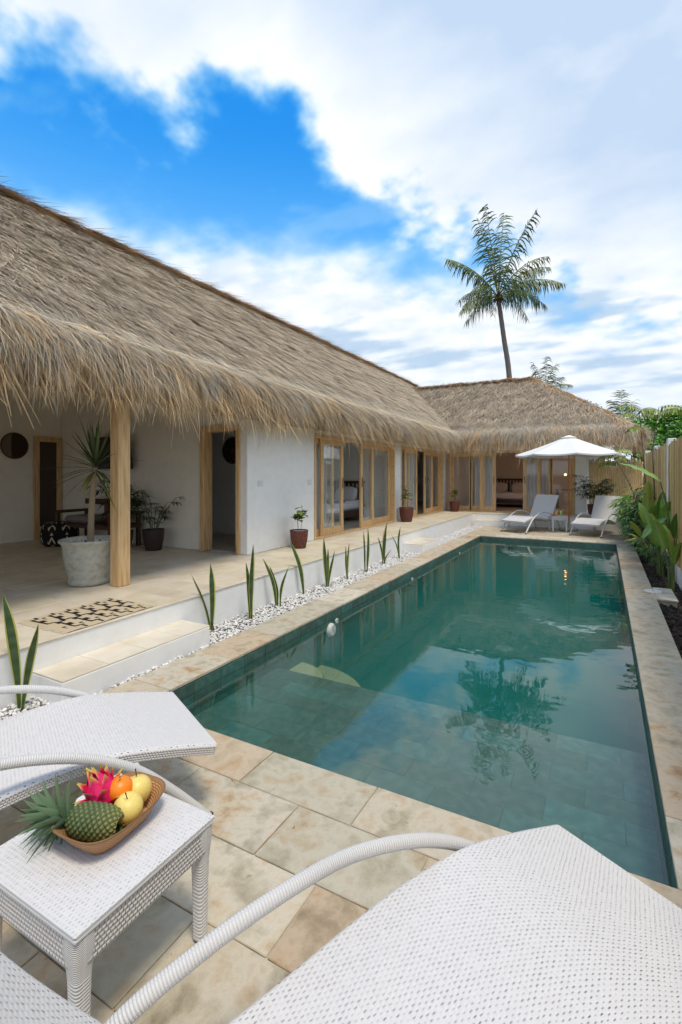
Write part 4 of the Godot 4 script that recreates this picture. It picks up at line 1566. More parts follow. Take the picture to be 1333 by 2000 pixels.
func build_fruit(top: float) -> void:
	# rattan basket
	var bk := thing("fruit_basket", "shallow tan rattan basket holding fruit on the woven table", "basket", Vector3(-1.425, top, -1.035), 0.10)
	var im := Image.create(64, 64, false, Image.FORMAT_RGB8)
	var hm := Image.create(64, 64, false, Image.FORMAT_RGB8)
	for y in 64:
		for x in 64:
			var fy := float(y % 16) / 16.0
			var ph := ((x / 16) + (y / 16)) % 2
			var fx := float(x % 16) / 16.0
			var h := sin(fy * PI) * (0.6 + 0.4 * sin(fx * PI) * (1.0 if ph == 0 else -0.4))
			var v := 0.62 + 0.38 * clampf(h, 0.0, 1.0)
			im.set_pixel(x, y, Color(0.88 * v, 0.66 * v, 0.44 * v))
			hm.set_pixel(x, y, Color(h, h, h))
	var rt := mat(1, 1, 1, 0.6)
	rt.albedo_texture = ImageTexture.create_from_image(im)
	rt.heightmap_enabled = true
	rt.heightmap_scale = 0.2
	rt.heightmap_texture = ImageTexture.create_from_image(hm)
	var prof := [[0.001, 0.004, 0.5], [0.62, 0.004, 0.5], [0.70, 0.010, 0.5], [0.85, 0.040, 0.52], [1.0, 0.064, 0.55], [1.02, 0.068, 0.55], [0.99, 0.070, 0.55], [0.95, 0.064, 0.55], [0.80, 0.040, 0.52], [0.66, 0.014, 0.5], [0.001, 0.012, 0.5]]
	var rows := []
	for p in prof:
		var ring := PackedVector3Array()
		for j in 49:
			var a := TAU * j / 48
			var cx := signf(cos(a)) * pow(absf(cos(a)), p[2])
			var cz := signf(sin(a)) * pow(absf(sin(a)), p[2])
			var ends = 0.016 * pow(absf(cz), 2.0) * (p[1] / 0.08)
			ring.append(Vector3(cx * 0.116 * p[0], p[1] + ends, -cz * 0.164 * p[0]))
		rows.append(ring)
	var bb := MB.new()
	bb.grid(rows, true, 22, 12)
	put("bowl", bb, rt, bk)
	var fb := MB.new()
	for i in 160:
		var p := Vector3(rng.randf_range(-0.04, 0.04), 0.018 + rng.randf() * 0.03, rng.randf_range(-0.09, 0.09))
		fb.col = Color(0.16, 0.10, 0.06) * rng.randf_range(0.6, 1.6)
		fb.leaf(blade_path(p, Vector3(rng.randf_range(-1, 1), rng.randf_range(0, 0.6), rng.randf_range(-1, 1)), 0.04, 0.8, 3), PackedFloat32Array([0.001, 0.001, 0.001, 0.0005]), Vector3(0.7, 0, 0.7), Vector3.UP, 0.0, fb.col, fb.col)
	put("dry_fibre", fb, M.straw, bk)
	# pineapple, crown towards the left
	var pn := thing("pineapple", "green pineapple lying in the basket with its crown over the rim", "pineapple", Vector3(-1.425, top + 0.072, -0.962))
	var ax := Vector3(-0.90, 0.05, 0.36).normalized()
	var sd := ax.cross(Vector3.UP).normalized()
	var bs := Basis(sd.cross(ax).normalized(), ax, sd)
	pn.basis = bs
	var body := MB.new()
	rows = []
	var cols := []
	for i in 61:
		var f := float(i) / 60.0
		var y := lerpf(-0.098, 0.078, f)
		var r := 0.046 * pow(maxf(0.0, 1.0 - pow(absf(f * 2.0 - 0.96) / 1.04, 3.2)), 0.5)
		var ring := PackedVector3Array()
		var cc := []
		for j in 97:
			var a := TAU * j / 96
			var u := a / TAU * 13.0
			var w := f * 9.5
			var e1 := absf(fposmod(w + u, 1.0) - 0.5) * 2.0
			var e2 := absf(fposmod(w - u, 1.0) - 0.5) * 2.0
			var edge := maxf(e1, e2)
			var eye := 1.0 - smoothstep(0.55, 1.0, edge)
			var tipk := smoothstep(0.35, 0.0, edge)
			var rr := r + (eye * 0.0048 + tipk * 0.0018) * smoothstep(0.0, 0.02, r)
			ring.append(Vector3(cos(a) * rr, y, -sin(a) * rr))
			var g := Color(0.10, 0.15, 0.045).lerp(Color(0.26, 0.25, 0.06), smoothstep(0.5, 0.0, f) * 0.7)
			var k := g.lerp(Color(0.30, 0.33, 0.18), tipk * 0.7)
			k = k.lerp(Color(0.045, 0.05, 0.02), 1.0 - eye)
			cc.append(k)
		rows.append(ring)
		cols.append(cc)
	body.grid(rows, true, 1, 1, cols)
	put("body", body, M.plain, pn)
	var cr := MB.new()
	for i in 62:
		var f2 := float(i) / 61.0
		var an := i * 2.39996
		var open := lerpf(1.25, 0.12, f2)
		var dv := Vector3(cos(an) * sin(open), cos(open), sin(an) * sin(open))
		var len := lerpf(0.045, 0.115, sin(f2 * 2.4)) * rng.randf_range(0.85, 1.15)
		var p0 := Vector3(0, 0.070 + f2 * 0.045, 0) + Vector3(cos(an), 0, sin(an)) * lerpf(0.016, 0.003, f2)
		var sidev := dv.cross(Vector3(cos(an), 0, sin(an)).cross(Vector3.UP)).normalized()
		var across := Vector3(-sin(an), 0, cos(an))
		var pts := PackedVector3Array()
		for k in 6:
			var ff := k / 5.0
			pts.append(p0 + dv * len * ff + Vector3(cos(an), -0.35, sin(an)) * len * 0.32 * ff * ff)
		var v := rng.randf_range(0.7, 1.2)
		cr.leaf(pts, taper(5, 0.0115, 0.25, 0.8), across, -sidev, 0.5, Color(0.09, 0.16, 0.10) * v, Color(0.16, 0.25, 0.13) * v)
	var crown := put("crown", cr, M.leaf, pn)
	crown.set_meta("label", "spiky blue-green leaf crown")
	# dragon fruit
	var dg := thing("dragon_fruit", "bright magenta dragon fruit with yellow-green scales", "dragon fruit", Vector3(-1.482, top + 0.096, -1.040))
	dg.rotation = Vector3(0.25, 0.4, 0.3)
	var db := MB.new()
	ball(db, Vector3.ZERO, Vector3(0.050, 0.060, 0.050), 24, 0.06, 4)
	put("body", db, mat(0.72, 0.012, 0.13, 0.4), dg)
	var sc := MB.new()
	for i in 30:
		var f3 := (i + 0.5) / 30.0
		var ph := acos(1.0 - 2.0 * f3)
		var an2 := i * 2.39996
		var nd := Vector3(sin(ph) * cos(an2), -cos(ph), sin(ph) * sin(an2))
		var up := (Vector3.UP - nd * nd.y).normalized()
		var p1 := Vector3(nd.x * 0.050, nd.y * 0.060, nd.z * 0.050)
		var len2 := 0.048 if ph < 2.2 else 0.055
		var pts2 := PackedVector3Array()
		for k in 6:
			var ff2 := k / 5.0
			pts2.append(p1 + up * len2 * ff2 * 0.9 + nd * (0.0015 + 0.028 * ff2 * ff2))
		var rowsl := []
		var colsl := []
		var side := up.cross(nd)
		for k in 6:
			var wd: float = [0.020, 0.022, 0.019, 0.013, 0.007, 0.0012][k]
			var rl := PackedVector3Array()
			var cl := []
			for q in [-1.0, -0.5, 0.0, 0.5, 1.0]:
				rl.append(pts2[k] + side * wd * q - nd * 0.010 * q * q * (1.0 - k / 6.0))
				cl.append(Color(0.75, 0.015, 0.14).lerp(Color(0.62, 0.55, 0.10), smoothstep(2.9, 4.9, k + absf(q) * 0.8)))
			rowsl.append(rl)
			colsl.append(cl)
		sc.grid(rowsl, false, 1, 1, colsl)
	sc.col = Color.WHITE
	put("scales", sc, M.plain, dg)
	# orange
	var pores := ntex(noise(0.09, 44, 3, FastNoiseLite.TYPE_CELLULAR), 256, [], 3.0)
	var om := mat(0.92, 0.24, 0.008, 0.38)
	om.normal_enabled = true
	om.normal_texture = pores
	om.normal_scale = 0.3
	triplanar(om, Vector3.ONE * 14.0, false)
	var ot := thing("orange", "round orange resting between the dragon fruit and pears", "orange", Vector3(-1.438, top + 0.104, -1.075))
	var ob := MB.new()
	ball(ob, Vector3.ZERO, Vector3(0.042, 0.039, 0.042), 28)
	put("peel", ob, om, ot)
	var on := MB.new()
	on.lathe(PackedVector2Array([Vector2(0.004, 0.0375), Vector2(0.004, 0.0405), Vector2(0.0, 0.041)]), 8)
	put("stem_scar", on, mat(0.12, 0.10, 0.03), ot)
	# pears
	for k in 2:
		var pt := thing("yellow_pear", ["round yellow pear at the front of the basket", "round yellow pear behind the orange"][k], "pear", [Vector3(-1.372, top + 0.072, -1.055), Vector3(-1.418, top + 0.076, -1.128)][k], 0.0, "pears in the fruit basket")
		pt.rotation = [Vector3(0.15, 0, -0.12), Vector3(-0.2, 0, 0.3)][k]
		var pb := MB.new()
		var pr := PackedVector2Array()
		for i in 19:
			var f4 := PI * i / 18
			var rr2 := 0.046 * sin(f4) * (1.0 - 0.06 * cos(f4 + 0.4))
			pr.append(Vector2(rr2, -0.047 * cos(f4) - (0.010 * smoothstep(2.75, 3.14, f4))))
		pb.lathe(pr, 28)
		var sp := mat(1, 1, 1, 0.42)
		sp.albedo_texture = ntex(noise(0.11, 61 + k, 2), 256, [[0.0, rgb8(196, 160, 76)], [0.3, rgb8(230, 202, 108)], [0.6, rgb8(238, 216, 128)], [1.0, rgb8(222, 188, 100)]])
		triplanar(sp, Vector3.ONE * 7.0, false)
		put("skin", pb, sp, pt)
		var sm := MB.new()
		sm.tube(blade_path(Vector3(0, 0.034, 0), Vector3(0.1, 1, 0.25), 0.034, -0.1, 4), PackedFloat32Array([0.0022, 0.0016, 0.0015, 0.0016, 0.0024]), 6)
		put("stem", sm, mat(0.06, 0.035, 0.018), pt)

func build_rug() -> void:
	var r := thing("woven_rug", "small cream woven rug with black geometric lines at the terrace edge", "rug", Vector3(-3.985, TERRACE + 0.001, -2.69), 0.03)
	var w := 192
	var h := 288
	var im := Image.create(w, h, false, Image.FORMAT_RGB8)
	for y in h:
		for x in w:
			var v := 0.94 + 0.06 * sin(x * 2.1) * sin(y * 1.3)
			im.set_pixel(x, y, Color(0.80 * v, 0.735 * v, 0.62 * v))
	var ink := Color(0.05, 0.04, 0.04)
	var strokes := []
	# stepped key motifs in staggered rows
	for k in 11:
		var cy := 22 + k * 25
		var cx := 52 if k % 2 == 0 else 128
		for m2 in [-1, 1]:
			strokes.append([cx + m2 * 34 - 4, cy - 8, 8, 22])
			strokes.append([cx + (0 if m2 > 0 else -34), cy - 8, 36, 8])
			strokes.append([cx + m2 * 34 + (0 if m2 > 0 else -22), cy + 10, 24, 8])
		strokes.append([cx - 10, cy, 20, 13])
	for k in 11:
		var cx2 := 150 if k % 2 == 0 else 30
		strokes.append([cx2 - 10, 18 + k * 25, 22, 4])
		strokes.append([cx2 - 10, 18 + k * 25, 5, 12])
	for s in strokes:
		im.fill_rect(Rect2i(s[0], s[1], s[2], s[3]), ink)
	var m := mat(1, 1, 1, 0.95)
	m.albedo_texture = ImageTexture.create_from_image(im)
	var b := MB.new()
	var rows := []
	var rn := noise(2.0, 4, 2)
	for i in 25:
		var row := PackedVector3Array()
		for j in 17:
			var x := lerpf(-0.31, 0.31, j / 16.0)
			var z := lerpf(0.42, -0.42, i / 24.0)
			row.append(Vector3(x, 0.007 + 0.004 * rn.get_noise_2d(x * 2, z * 2), z))
		rows.append(row)
	b.grid(rows)
	put("cloth", b, m, r)
	for e in [-1, 1]:
		var f := MB.new()
		for k in 46:
			var x2 := lerpf(-0.305, 0.305, k / 45.0)
			f.tube(PackedVector3Array([Vector3(x2, 0.007, e * 0.418), Vector3(x2 + rng.randf_range(-0.008, 0.008), 0.004, e * (0.45 + rng.randf() * 0.02))]), PackedFloat32Array([0.0025]), 4, false)
		put("fringe", f, mat(0.62, 0.54, 0.40, 0.95), r)

func build_umbrella() -> void:
	var t := thing("umbrella", "white octagonal garden umbrella on a wooden pole behind the far table", "umbrella", Vector3(-0.86, 0.017, -14.95), 0.2)
	var n := 8
	var rad := 1.42
	var b := MB.new()
	for k in n:
		var a0 := TAU * k / n
		var a1 := TAU * (k + 1) / n
		var rows := []
		for i in 9:
			var f := lerpf(0.10, 1.0, i / 8.0)
			var r := PackedVector3Array()
			for j in 7:
				var q := j / 6.0
				var p := Vector3(cos(a0), 0, -sin(a0)).lerp(Vector3(cos(a1), 0, -sin(a1)), q) * rad * f
				var sag := sin(q * PI) * 0.035 * f
				p.y = 2.66 - 0.53 * f - 0.02 * sin(f * PI) - sag
				r.append(p)
			rows.append(r)
		b.grid(rows, false, 1, 1, [], true)
	put("canopy", b, M.canvas, t)
	var v := MB.new()
	for k in n:
		var a0 := TAU * k / n
		var a1 := TAU * (k + 1) / n
		v.tri(Vector3(0, 2.685, 0), Vector3(cos(a0), 0, -sin(a0)) * 0.22 + Vector3(0, 2.60, 0), Vector3(cos(a1), 0, -sin(a1)) * 0.22 + Vector3(0, 2.60, 0))
	put("vent", v, M.canvas, t)
	var hem := MB.new()
	for k in n:
		var a0 := TAU * k / n
		var a1 := TAU * (k + 1) / n
		var up := PackedVector3Array()
		var dn := PackedVector3Array()
		for j in 7:
			var q := j / 6.0
			var p := Vector3(cos(a0), 0, -sin(a0)).lerp(Vector3(cos(a1), 0, -sin(a1)), q) * rad
			p.y = 2.13 - sin(q * PI) * 0.035
			up.append(p)
			dn.append(p * Vector3(0.998, 1, 0.998) - Vector3(0, 0.04, 0))
		hem.grid([dn, up], false, 1, 1, [], true)
	put("hem", hem, M.canvas, t)
	for k in n:
		var a := TAU * k / n
		var rb := MB.new()
		var e := Vector3(cos(a), 0, -sin(a))
		rb.tube(PackedVector3Array([Vector3(0, 2.63, 0), e * rad * 0.5 + Vector3(0, 2.355, 0), e * rad * 0.99 + Vector3(0, 2.115, 0)]), PackedFloat32Array([0.010]), 6)
		var ro := put("rib", rb, M.wood, t)
		var sb := MB.new()
		sb.tube(PackedVector3Array([Vector3(0, 2.15, 0), e * rad * 0.5 + Vector3(0, 2.345, 0)]), PackedFloat32Array([0.008]), 6)
		put("strut", sb, M.wood, ro)
	var pole := MB.new()
	pole.tube(PackedVector3Array([Vector3(0, 0.05, 0), Vector3(0, 2.70, 0)]), PackedFloat32Array([0.019]), 14)
	var pw: StandardMaterial3D = M.wood.duplicate()
	pw.albedo_color = Color(0.86, 0.62, 0.42)
	put("pole", pole, pw, t)
	var base := MB.new()
	base.lathe(PackedVector2Array([Vector2(0, 0), Vector2(0.24, 0), Vector2(0.24, 0.05), Vector2(0.22, 0.07), Vector2(0.05, 0.08), Vector2(0.04, 0.22), Vector2(0.026, 0.22)]), 24)
	put("base", base, M.concrete, t)

func build_drinks(top: float, at: Vector3) -> void:
	for k in 2:
		var g := thing("juice_glass", ["tall glass of orange juice on the far side table", "tall glass of green juice on the far side table"][k], "glass", at + Vector3([-0.03, 0.08][k], top, [0.06, -0.02][k]))
		var b := MB.new()
		b.lathe(PackedVector2Array([Vector2(0, 0.0), Vector2(0.032, 0.0), Vector2(0.040, 0.16), Vector2(0.038, 0.16), Vector2(0.031, 0.008), Vector2(0, 0.008)]), 20)
		put("tumbler", b, M.glass, g)
		var j := MB.new()
		j.lathe(PackedVector2Array([Vector2(0, 0.010), Vector2(0.0305, 0.010), Vector2(0.036, 0.135), Vector2(0, 0.135)]), 20)
		put("juice", j, [mat(0.85, 0.36, 0.02, 0.4), mat(0.45, 0.62, 0.08, 0.4)][k], g)
		var s := MB.new()
		s.tube(PackedVector3Array([Vector3(0.0, 0.02, 0), Vector3(0.03, 0.20, 0.0)]), PackedFloat32Array([0.004]), 6)
		put("straw", s, [mat(0.8, 0.6, 0.1), mat(0.3, 0.7, 0.2)][k], g)
	var pl := thing("fruit_plate", "white plate of cut fruit beside the juice glasses", "plate", at + Vector3(-0.10, top, -0.02))
	var pb := MB.new()
	pb.lathe(PackedVector2Array([Vector2(0, 0), Vector2(0.06, 0), Vector2(0.09, 0.014), Vector2(0.088, 0.017), Vector2(0.06, 0.005), Vector2(0, 0.005)]), 24)
	put("dish", pb, M.white_metal, pl)
	for k in 5:
		var fp := MB.new()
		fp.box(Vector3.ZERO, Vector3(0.045, 0.028, 0.03), 0.008)
		var o := put("fruit_piece", fp, [mat(0.7, 0.08, 0.05, 0.4), mat(0.85, 0.45, 0.05, 0.4), mat(0.75, 0.2, 0.12, 0.4)][k % 3], pl, Vector3(cos(k * 1.3) * 0.035, 0.02 + 0.012 * (k % 2), sin(k * 1.3) * 0.035))
		o.rotation.y = k * 0.9

# ------------------------------------------------------------------ fences
func build_fences() -> void:
	var f := thing("bamboo_fence", "tall fence of golden bamboo boards between white posts beside the pool", "fence", Vector3(1.0, 0, 0))
	part_box("plinth", Vector3(0.04, 0.10, -6.7), Vector3(0.14, 0.34, 17.4), M.plaster, f, 0.01)
	var z := -15.3
	var posts := [-14.75, -12.25, -9.8, -7.35, -4.9, -2.45, 0.0]
	for p in posts:
		part_box("post", Vector3(0.0, 1.10, p), Vector3(0.12, 2.2, 0.20), M.plaster, f, 0.008)
	var bm := []
	for k in 4:
		var m: StandardMaterial3D = M.bamboo.duplicate()
		var v: float = [1.0, 0.88, 0.95, 0.80][k]
		m.albedo_color = Color(v, v * [1.0, 0.97, 0.99, 0.94][k], v * [1.0, 0.92, 0.96, 0.86][k])
		m.uv1_offset = Vector3(k * 0.3, k * 0.45, k * 0.2)
		bm.append(m)
	var shapes := []
	for k in 4:
		var b := MB.new()
		var rows := []
		var hgt: float = [1.82, 1.85, 1.80, 1.83][k]
		for i in 10:
			var y := hgt * i / 9.0
			var node := 0.004 if i % 3 == 1 else 0.0
			var r := PackedVector3Array()
			for j in 7:
				var a := PI * (j / 6.0) - PI / 2
				r.append(Vector3(-cos(a) * (0.018 + node), y, sin(a) * (0.052 + node * 0.3)))
			rows.append(r)
		b.grid(rows, false, 1, 1, [], false)
		shapes.append(b.mesh())
	while z < 1.6:
		var near := false
		for p in posts:
			if absf(z - p) < 0.125: near = true
		if not near:
			var o := put("board", shapes[rng.randi() % 4], bm[rng.randi() % 4], f, Vector3(-0.048 + rng.randf_range(-0.006, 0.006), 0.262 + rng.randf_range(0, 0.03), z))
			o.rotation.x = rng.randf_range(-0.006, 0.006)
		z += 0.106
	var s := thing("bamboo_screen", "dark bamboo pole screen closing the bed behind the right far lounger", "fence", Vector3(0, -0.07, -17.15))
	var pm := MB.new()
	var rad := PackedFloat32Array()
	var path := PackedVector3Array()
	for i in 12:
		path.append(Vector3(0, 2.15 * i / 11.0, 0))
		rad.append(0.024 if i % 3 else 0.027)
	pm.tube(path, rad, 8)
	var mesh := pm.mesh()
	var x := -0.40
	while x < 1.05:
		var o2 := put("pole", mesh, M.dark_bamboo, s, Vector3(x, 0.0, rng.randf_range(-0.01, 0.01)))
		o2.scale.y = rng.randf_range(0.95, 1.06)
		x += 0.052
	for y in [0.4, 1.3, 2.0]:
		var rl := MB.new()
		rl.tube(PackedVector3Array([Vector3(-0.42, y, -0.05), Vector3(1.05, y, -0.05)]), PackedFloat32Array([0.022]), 8)
		put("rail", rl, M.dark_bamboo, s)

# ------------------------------------------------------------------ plants
const ACROSS := Vector3(0.878, 0, -0.479)

func snake_plant(label: String, at: Vector2, tips: Array) -> void:
	var t := thing("snake_plant", label, "snake plant", Vector3(at.x, -0.02, at.y), 0.0, "snake plants in the pebble strip")
	for k in tips.size():
		var tip = ACROSS * tips[k][0] + Vector3(0, tips[k][1] + 0.03, 0) + Vector3(rng.randf_range(-0.04, 0.04), 0, rng.randf_range(-0.04, 0.04))
		var root = ACROSS * (tips[k][0] * 0.12) + Vector3(rng.randf_range(-0.012, 0.012), 0, rng.randf_range(-0.012, 0.012))
		var wid: float = clampf(tips[k][1] * 0.046, 0.020, 0.033) * rng.randf_range(0.85, 1.2)
		var rows := []
		var cols := []
		var segs := 22
		var tw := rng.randf_range(-0.5, 0.5)
		var bend := rng.randf_range(-0.02, 0.02)
		var ph := rng.randf() * 9.0
		for i in segs + 1:
			var f := float(i) / segs
			var c = root.lerp(tip, f) + ACROSS * (bend * sin(f * PI) - tips[k][0] * 0.22 * sin(f * PI))
			var ang := tw + f * rng.randf_range(0.6, 0.7) * signf(tw) + 0.10 * sin(f * 9.0 + ph)
			var side := ACROSS.rotated(Vector3.UP, ang)
			var nr := side.cross(Vector3.UP)
			var w := wid * (lerpf(0.42, 1.0, smoothstep(0.0, 0.55, f)) if f < 0.62 else maxf(0.02, 1.0 - pow((f - 0.62) / 0.38, 2.2)))
			var r := PackedVector3Array()
			var cc := []
			var band := 0.5 + 0.5 * sin(f * 55.0 + ph + 1.3 * sin(f * 21.0))
			for q in [-1.0, -0.74, -0.70, 0.0, 0.70, 0.74, 1.0]:
				r.append(c + side * w * q + nr * w * 0.38 * q * q)
				if absf(q) > 0.72: cc.append(Color(0.46, 0.44, 0.11))
				else: cc.append(Color(0.035, 0.075, 0.026).lerp(Color(0.075, 0.125, 0.055), band * 0.8))
			rows.append(r)
			cols.append(cc)
		var b := MB.new()
		b.grid(rows, false, 1, 1, cols)
		put("leaf", b, M.leaf, t)

func pot(parent: Node3D, rad: float, high: float, m: Material, rim := 0.02) -> void:
	var b := MB.new()
	b.lathe(PackedVector2Array([Vector2(0, 0), Vector2(rad * 0.70, 0), Vector2(rad * 0.76, 0.02), Vector2(rad * 0.93, high * 0.5), Vector2(rad * 0.98, high * 0.85), Vector2(rad, high - rim), Vector2(rad, high), Vector2(rad * 0.90, high), Vector2(rad * 0.88, high - 0.06)]), 32, Vector3.ZERO, 1, 1, 0.006)
	put("pot", b, m, parent)
	var s := MB.new()
	s.lathe(PackedVector2Array([Vector2(rad * 0.885, high - 0.05), Vector2(rad * 0.5, high - 0.035), Vector2(0, high - 0.03)]), 20)
	put("soil", s, M.soil, parent)

func gravel_top(parent: Node3D, rad: float, y: float) -> void:
	var b := MB.new()
	for i in 130:
		var a := rng.randf() * TAU
		var r := rad * sqrt(rng.randf())
		var v := rng.randf_range(0.45, 0.85)
		b.col = Color(v, v, v * 0.96)
		ball(b, Vector3(cos(a) * r, y + rng.randf() * 0.01, sin(a) * r), Vector3(0.016, 0.009, 0.012) * rng.randf_range(0.7, 1.2), 6)
	b.col = Color.WHITE
	var o := put("gravel", b, mat(1, 1, 1, 0.8, true), parent)
	o.set_meta("kind", "stuff")

func yucca() -> void:
	var t := thing("potted_yucca", "tall spiky potted plant in a big grey-white tub beside the wooden post", "potted plant", Vector3(-5.13, TERRACE + 0.001, -3.44))
	var b := MB.new()
	b.lathe(PackedVector2Array([Vector2(0, 0), Vector2(0.20, 0), Vector2(0.215, 0.02), Vector2(0.225, 0.06), Vector2(0.213, 0.085), Vector2(0.25, 0.22), Vector2(0.27, 0.36), Vector2(0.272, 0.42), Vector2(0.285, 0.455), Vector2(0.31, 0.48), Vector2(0.312, 0.50), Vector2(0.30, 0.508), Vector2(0.265, 0.505), Vector2(0.25, 0.46)]), 40)
	put("pot", b, M.concrete, t)
	var s := MB.new()
	s.lathe(PackedVector2Array([Vector2(0.252, 0.462), Vector2(0.0, 0.472)]), 20)
	put("soil", s, M.soil, t)
	gravel_top(t, 0.235, 0.475)
	var k := MB.new()
	k.col = Color(0.30, 0.23, 0.15)
	var path := smooth_path([Vector3(0.02, 0.44, 0), Vector3(0.03, 0.75, 0.0), Vector3(0.06, 1.05, 0.0), Vector3(0.10, 1.32, 0.0)], 8)
	var rad := PackedFloat32Array()
	for i in path.size(): rad.append(lerpf(0.036, 0.026, float(i) / path.size()) * (1.0 + 0.06 * (i % 2)))
	k.tube(path, rad, 12)
	put("trunk", k, M.bark, t)
	var hd := Vector3(0.10, 1.32, 0)
	for i in 46:
		var f := float(i) / 45.0
		var a := i * 2.39996
		var el := lerpf(-0.75, 1.45, pow(f, 0.75))
		var d := Vector3(cos(a) * cos(el), sin(el), sin(a) * cos(el))
		var len := rng.randf_range(0.42, 0.62)
		var lf := MB.new()
		var across := Vector3(-sin(a), 0, cos(a))
		var g := rng.randf_range(0.7, 1.25)
		var c0 := Color(0.05, 0.085, 0.03) * g
		var c1 := Color(0.09, 0.13, 0.035) * g
		if f < 0.10: c1 = Color(0.30, 0.27, 0.05)
		lf.leaf(blade_path(hd + Vector3(0, (f - 0.5) * 0.10, 0), d, len, 0.35 if f < 0.6 else 0.1, 6), taper(6, 0.017, 0.35, 0.5), across, Vector3.UP, 0.3, c0, c1)
		put("leaf", lf, M.leaf, t)

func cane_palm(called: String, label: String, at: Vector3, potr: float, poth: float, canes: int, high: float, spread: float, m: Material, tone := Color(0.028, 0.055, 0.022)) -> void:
	# clumping palm: thin canes, each carrying fans of narrow drooping fingers
	var t := thing(called, label, "potted plant" if potr > 0 else "palm", at)
	var y0 := 0.0
	if potr > 0:
		pot(t, potr, poth, m)
		y0 = poth - 0.04
	for i in canes:
		var a := i * 2.39996 + rng.randf()
		var lean := Vector3(cos(a), 0, sin(a)) * spread * rng.randf_range(0.2, 1.0)
		var hh := high * rng.randf_range(0.55, 1.0)
		var base := Vector3(cos(a), 0, sin(a)) * (potr if potr > 0 else 0.12) * rng.randf_range(0.1, 0.5) + Vector3(0, y0, 0)
		var path := smooth_path([base, base + lean * 0.35 + Vector3(0, hh * 0.55, 0), base + lean + Vector3(0, hh, 0)], 5)
		var c := MB.new()
		c.col = Color(0.09, 0.10, 0.045)
		c.tube(path, PackedFloat32Array([0.008, 0.006, 0.005]), 6)
		put("cane", c, M.bark, t)
		for q in 4:
			var fr := MB.new()
			var root := path[path.size() - 1 - q * 2] if path.size() > q * 2 + 1 else path[path.size() - 1]
			var fa := a + rng.randf_range(-1.6, 1.6)
			var fd := (Vector3(cos(fa), rng.randf_range(0.1, 0.8), sin(fa))).normalized()
			var st := root + fd * 0.10 * (high / 0.8)
			fr.col = Color(0.07, 0.09, 0.035)
			fr.tube(PackedVector3Array([root, st]), PackedFloat32Array([0.0035]), 5, false)
			var fing := 8
			var sidev := fd.cross(Vector3.UP).normalized()
			for j in fing:
				var g := lerpf(-1.3, 1.3, j / (fing - 1.0)) + rng.randf_range(-0.1, 0.1)
				var dv := (fd * cos(g) + sidev * sin(g)).normalized()
				var v := rng.randf_range(0.6, 1.6)
				var cc := tone * v
				cc.a = 1.0
				fr.leaf(blade_path(st, dv, rng.randf_range(0.16, 0.26) * (high / 0.8), rng.randf_range(0.6, 1.4), 4), taper(4, 0.013 * (high / 0.8), 0.4, 0.4), dv.cross(Vector3.UP).normalized(), Vector3.UP, 0.25, cc, cc * 1.2)
			put("fan", fr, M.leaf, t)

func leafy_pot(label: String, at: Vector3, rad: float, high: float, tall: float, bare: bool) -> void:
	# brown pot with a thin stem and a few round leaves
	var t := thing("potted_shrub", label, "potted plant", at, rng.randf() * 6.0, "brown pots along the glass wall")
	pot(t, rad, high, M.clay)
	gravel_top(t, rad * 0.8, high - 0.03)
	for s in 3:
		var a := s * 2.1 + 0.4
		var top := Vector3(cos(a) * 0.05, high + tall * [1.0, 0.82, 0.66][s], sin(a) * 0.05)
		var path := smooth_path([Vector3(cos(a) * 0.02, high - 0.04, sin(a) * 0.02), Vector3(cos(a) * 0.045, high + tall * 0.3, sin(a) * 0.045), top], 5)
		var b := MB.new()
		b.col = Color(0.14, 0.11, 0.07)
		b.tube(path, PackedFloat32Array([0.011, 0.008, 0.005]) if bare else PackedFloat32Array([0.006, 0.005, 0.004]), 6)
		put("stem", b, M.bark, t)
		for k in 9:
			var f := rng.randf_range(0.62, 1.0)
			var p := path[int(f * (path.size() - 1))]
			var la := rng.randf() * TAU
			var d := Vector3(cos(la), rng.randf_range(-0.1, 0.7), sin(la)).normalized()
			var lf := MB.new()
			var v := rng.randf_range(0.7, 1.4)
			var g0 := Color(0.06, 0.12, 0.022) * v
			var g1 := Color(0.14, 0.20, 0.035) * v
			g0.a = 1.0; g1.a = 1.0
			lf.leaf(blade_path(p, d, rng.randf_range(0.12, 0.18), 0.6, 6), PackedFloat32Array([0.003, 0.036, 0.054, 0.058, 0.050, 0.030, 0.003]), d.cross(Vector3.UP).normalized(), Vector3.UP, 0.18, g0, g1)
			put("leaf", lf, M.leaf, t)

